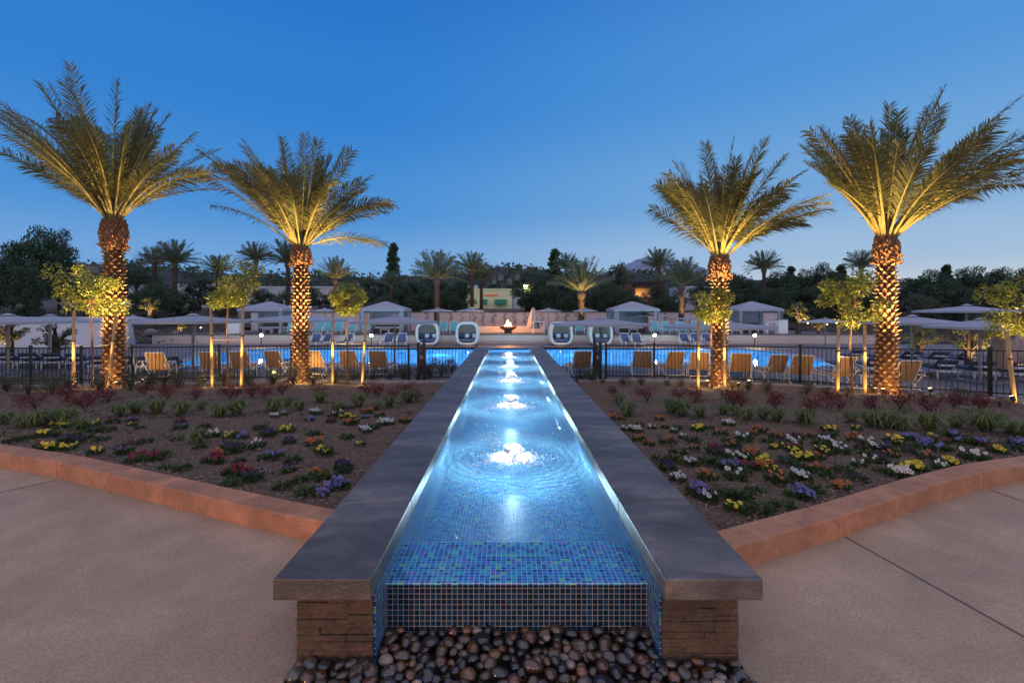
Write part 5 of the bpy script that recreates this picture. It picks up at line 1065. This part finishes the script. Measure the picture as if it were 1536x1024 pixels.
ridge('hill',[(-400,405),(0,410),(90,402),(150,393),(200,396),(300,408),(420,412),(560,416),(640,414),(730,404),(765,400),(800,403),(850,412),(915,412),(960,409),(1040,412),(1110,418),(1200,420),(1320,425),(1420,422),(1536,418),(1900,415)],180,420,hill_m,amp=.9,nx=320)
ridge('far_mountain',[(880,416),(905,409),(930,401),(950,391),(965,387),(985,385),(1005,388),(1030,394),(1060,402),(1100,412),(1130,418)],5000,6500,mat('far_mountain_hazed_rock',(.22,.27,.38),(.17,.22,.33),rough=1,scale=.001),amp=6,nx=90,ny=14)  # distance haze is put into the rock's blue colour
Rh=random.Random(4)
m=MB(); N=30000; pxs=R.uniform(-350,1880,N); prof_=[(-400,405),(0,410),(90,402),(150,393),(200,396),(300,408),(420,412),(560,416),(640,414),(730,404),(765,400),(800,403),(850,412),(915,412),(960,409),(1040,412),(1110,418),(1200,420),(1320,425),(1420,422),(1900,415)]
tt=R.random(N)*.8; dd=180+240*tt; ff=(tt/.8); ff=ff*ff*(3-2*ff); zr=CZ-(np.interp(pxs,[q[0] for q in prof_],[q[1] for q in prof_])-VY)*420/F
Xw=CX+(pxs-VX)*dd/F; Zw=-1.5+(zr*(dd/420)+1.5)*ff
cl=np.sin(Xw*.13)*np.sin(dd*.11)+np.sin(Xw*.05+2)*.6; keep=(cl+R.normal(0,.5,N))>-.1
cnr=np.stack([Xw+R.normal(0,1.2,N),dd,Zw+np.abs(R.normal(0,1.5,N))+.6],1)[keep]; D=R.normal(size=cnr.shape)
m.leaves(cnr,D,R.uniform(1.6,3.6,len(cnr)),R.uniform(1.2,2.2,len(cnr))); m.build('hillside_woodland',dark_m,kind='stuff')
hw=mat('house_wall',(.20,.18,.17),rough=.9); hr=mat('house_roof',(.12,.07,.06),rough=.9)
hs=[(742,416),(752,411),(763,418),(775,412),(781,421),(792,416),(757,424),(802,422),(520,424),(100,408),(137,405),(158,399),(545,421),(1352,424)]
for i,(px,py) in enumerate(sorted(hs)):
    d=300; p=P(px,py,d); o=thing('hillside_house',f"{WORDS[i]} small pale house from the left on the far hillside",'house',(float(p[0]),d-10,float(p[2])-2),Rh.uniform(-.4,.4),'houses on the far hillside')
    W=Rh.uniform(.9,1.7); m=MB(); m.box(-W,W,-3,3,-3,.9); m.build('wall',hw,o); m=MB(); m.add([(-W-.2,-3.3,.91),(W+.2,-3.3,.91),(W+.2,3.3,.91),(-W-.2,3.3,.91),(-W*.6,0,1.7),(W*.6,0,1.7)],[(0,1,5,4),(1,2,5),(2,3,4,5),(3,0,4)]); m.build('roof',hr,o)
# street lamps
def street(px,yt,d,label,e,on=True):
    p=P(px,yt,d); zb=bankz(p[0],d)-.5; o=thing('street_lamp',label,'street lamp',(float(p[0]),d,zb)); h=float(p[2])-zb
    m=MB(); m.tube([(0,0,0),(0,0,h)],[.09,.06],8); m.build('pole',mat('beige_pole',(.32,.27,.22),rough=.6) if on else black_m,o); m=MB(); m.box(-.15,.5,-.15,.15,h,h+.14); c=m.build('lamp_head',black_m,o)
    if on:
        m=MB(); m.box(-.1,.45,-.2,-.151,h-.06,h+.1); m.build('lens',mat('street_glow',(1,.8,.5),emit=(1,.72,.4),estr=30),c); lamp('POINT','street_light',(p[0]+.2,d-.6,p[2]-.3),e,(1,.75,.45),rad=.1)
street(787,429,60,'lit street lamp on a pale pole right of the yellow shop',90)
street(291,402,48,'dark unlit lamp pole behind the left umbrella',0,False)
street(103,390,55,'dark lamp pole among the far left trees',0,False)
# string of parked car lights replaced by small bank lights
for i,(px,py,d) in enumerate(((302,492,39),(232,484,39.5),(210,486,39.5),(1240,487,39),(1211,485,39))):
    p=P(px,py,d); uplight((p[0],d,p[2]-.1),(p[0]-.2,d-1.5,p[2]+.6),8,WORDS[i]+' small path light on the planted banks, counting from the left',90,'small lights on the banks',head=.06)
# unseen lanterns added as warm fill, for building light behind the camera
for i,x in enumerate((-5.5,0.6,6.5)):
    o=thing('fill_lantern',['left','middle','right'][i]+' added warm fill lantern behind the viewer, out of view','lantern',(x,-5.2,0)); m=MB(); m.tube([(0,0,0),(0,0,0.9)],.04,8); m.build('post',black_m,o)
    m=MB(); m.box(-.12,.12,-.12,.12,.9,1.2); m.build('glass',mat('fill_lantern_glow',(1,.8,.5),emit=(1,.6,.3),estr=6),o)
    lamp('POINT','fill_lantern_light',(x,-4.95,1.05),[1000,200,130][i],(1,.45,.17),rad=.25)
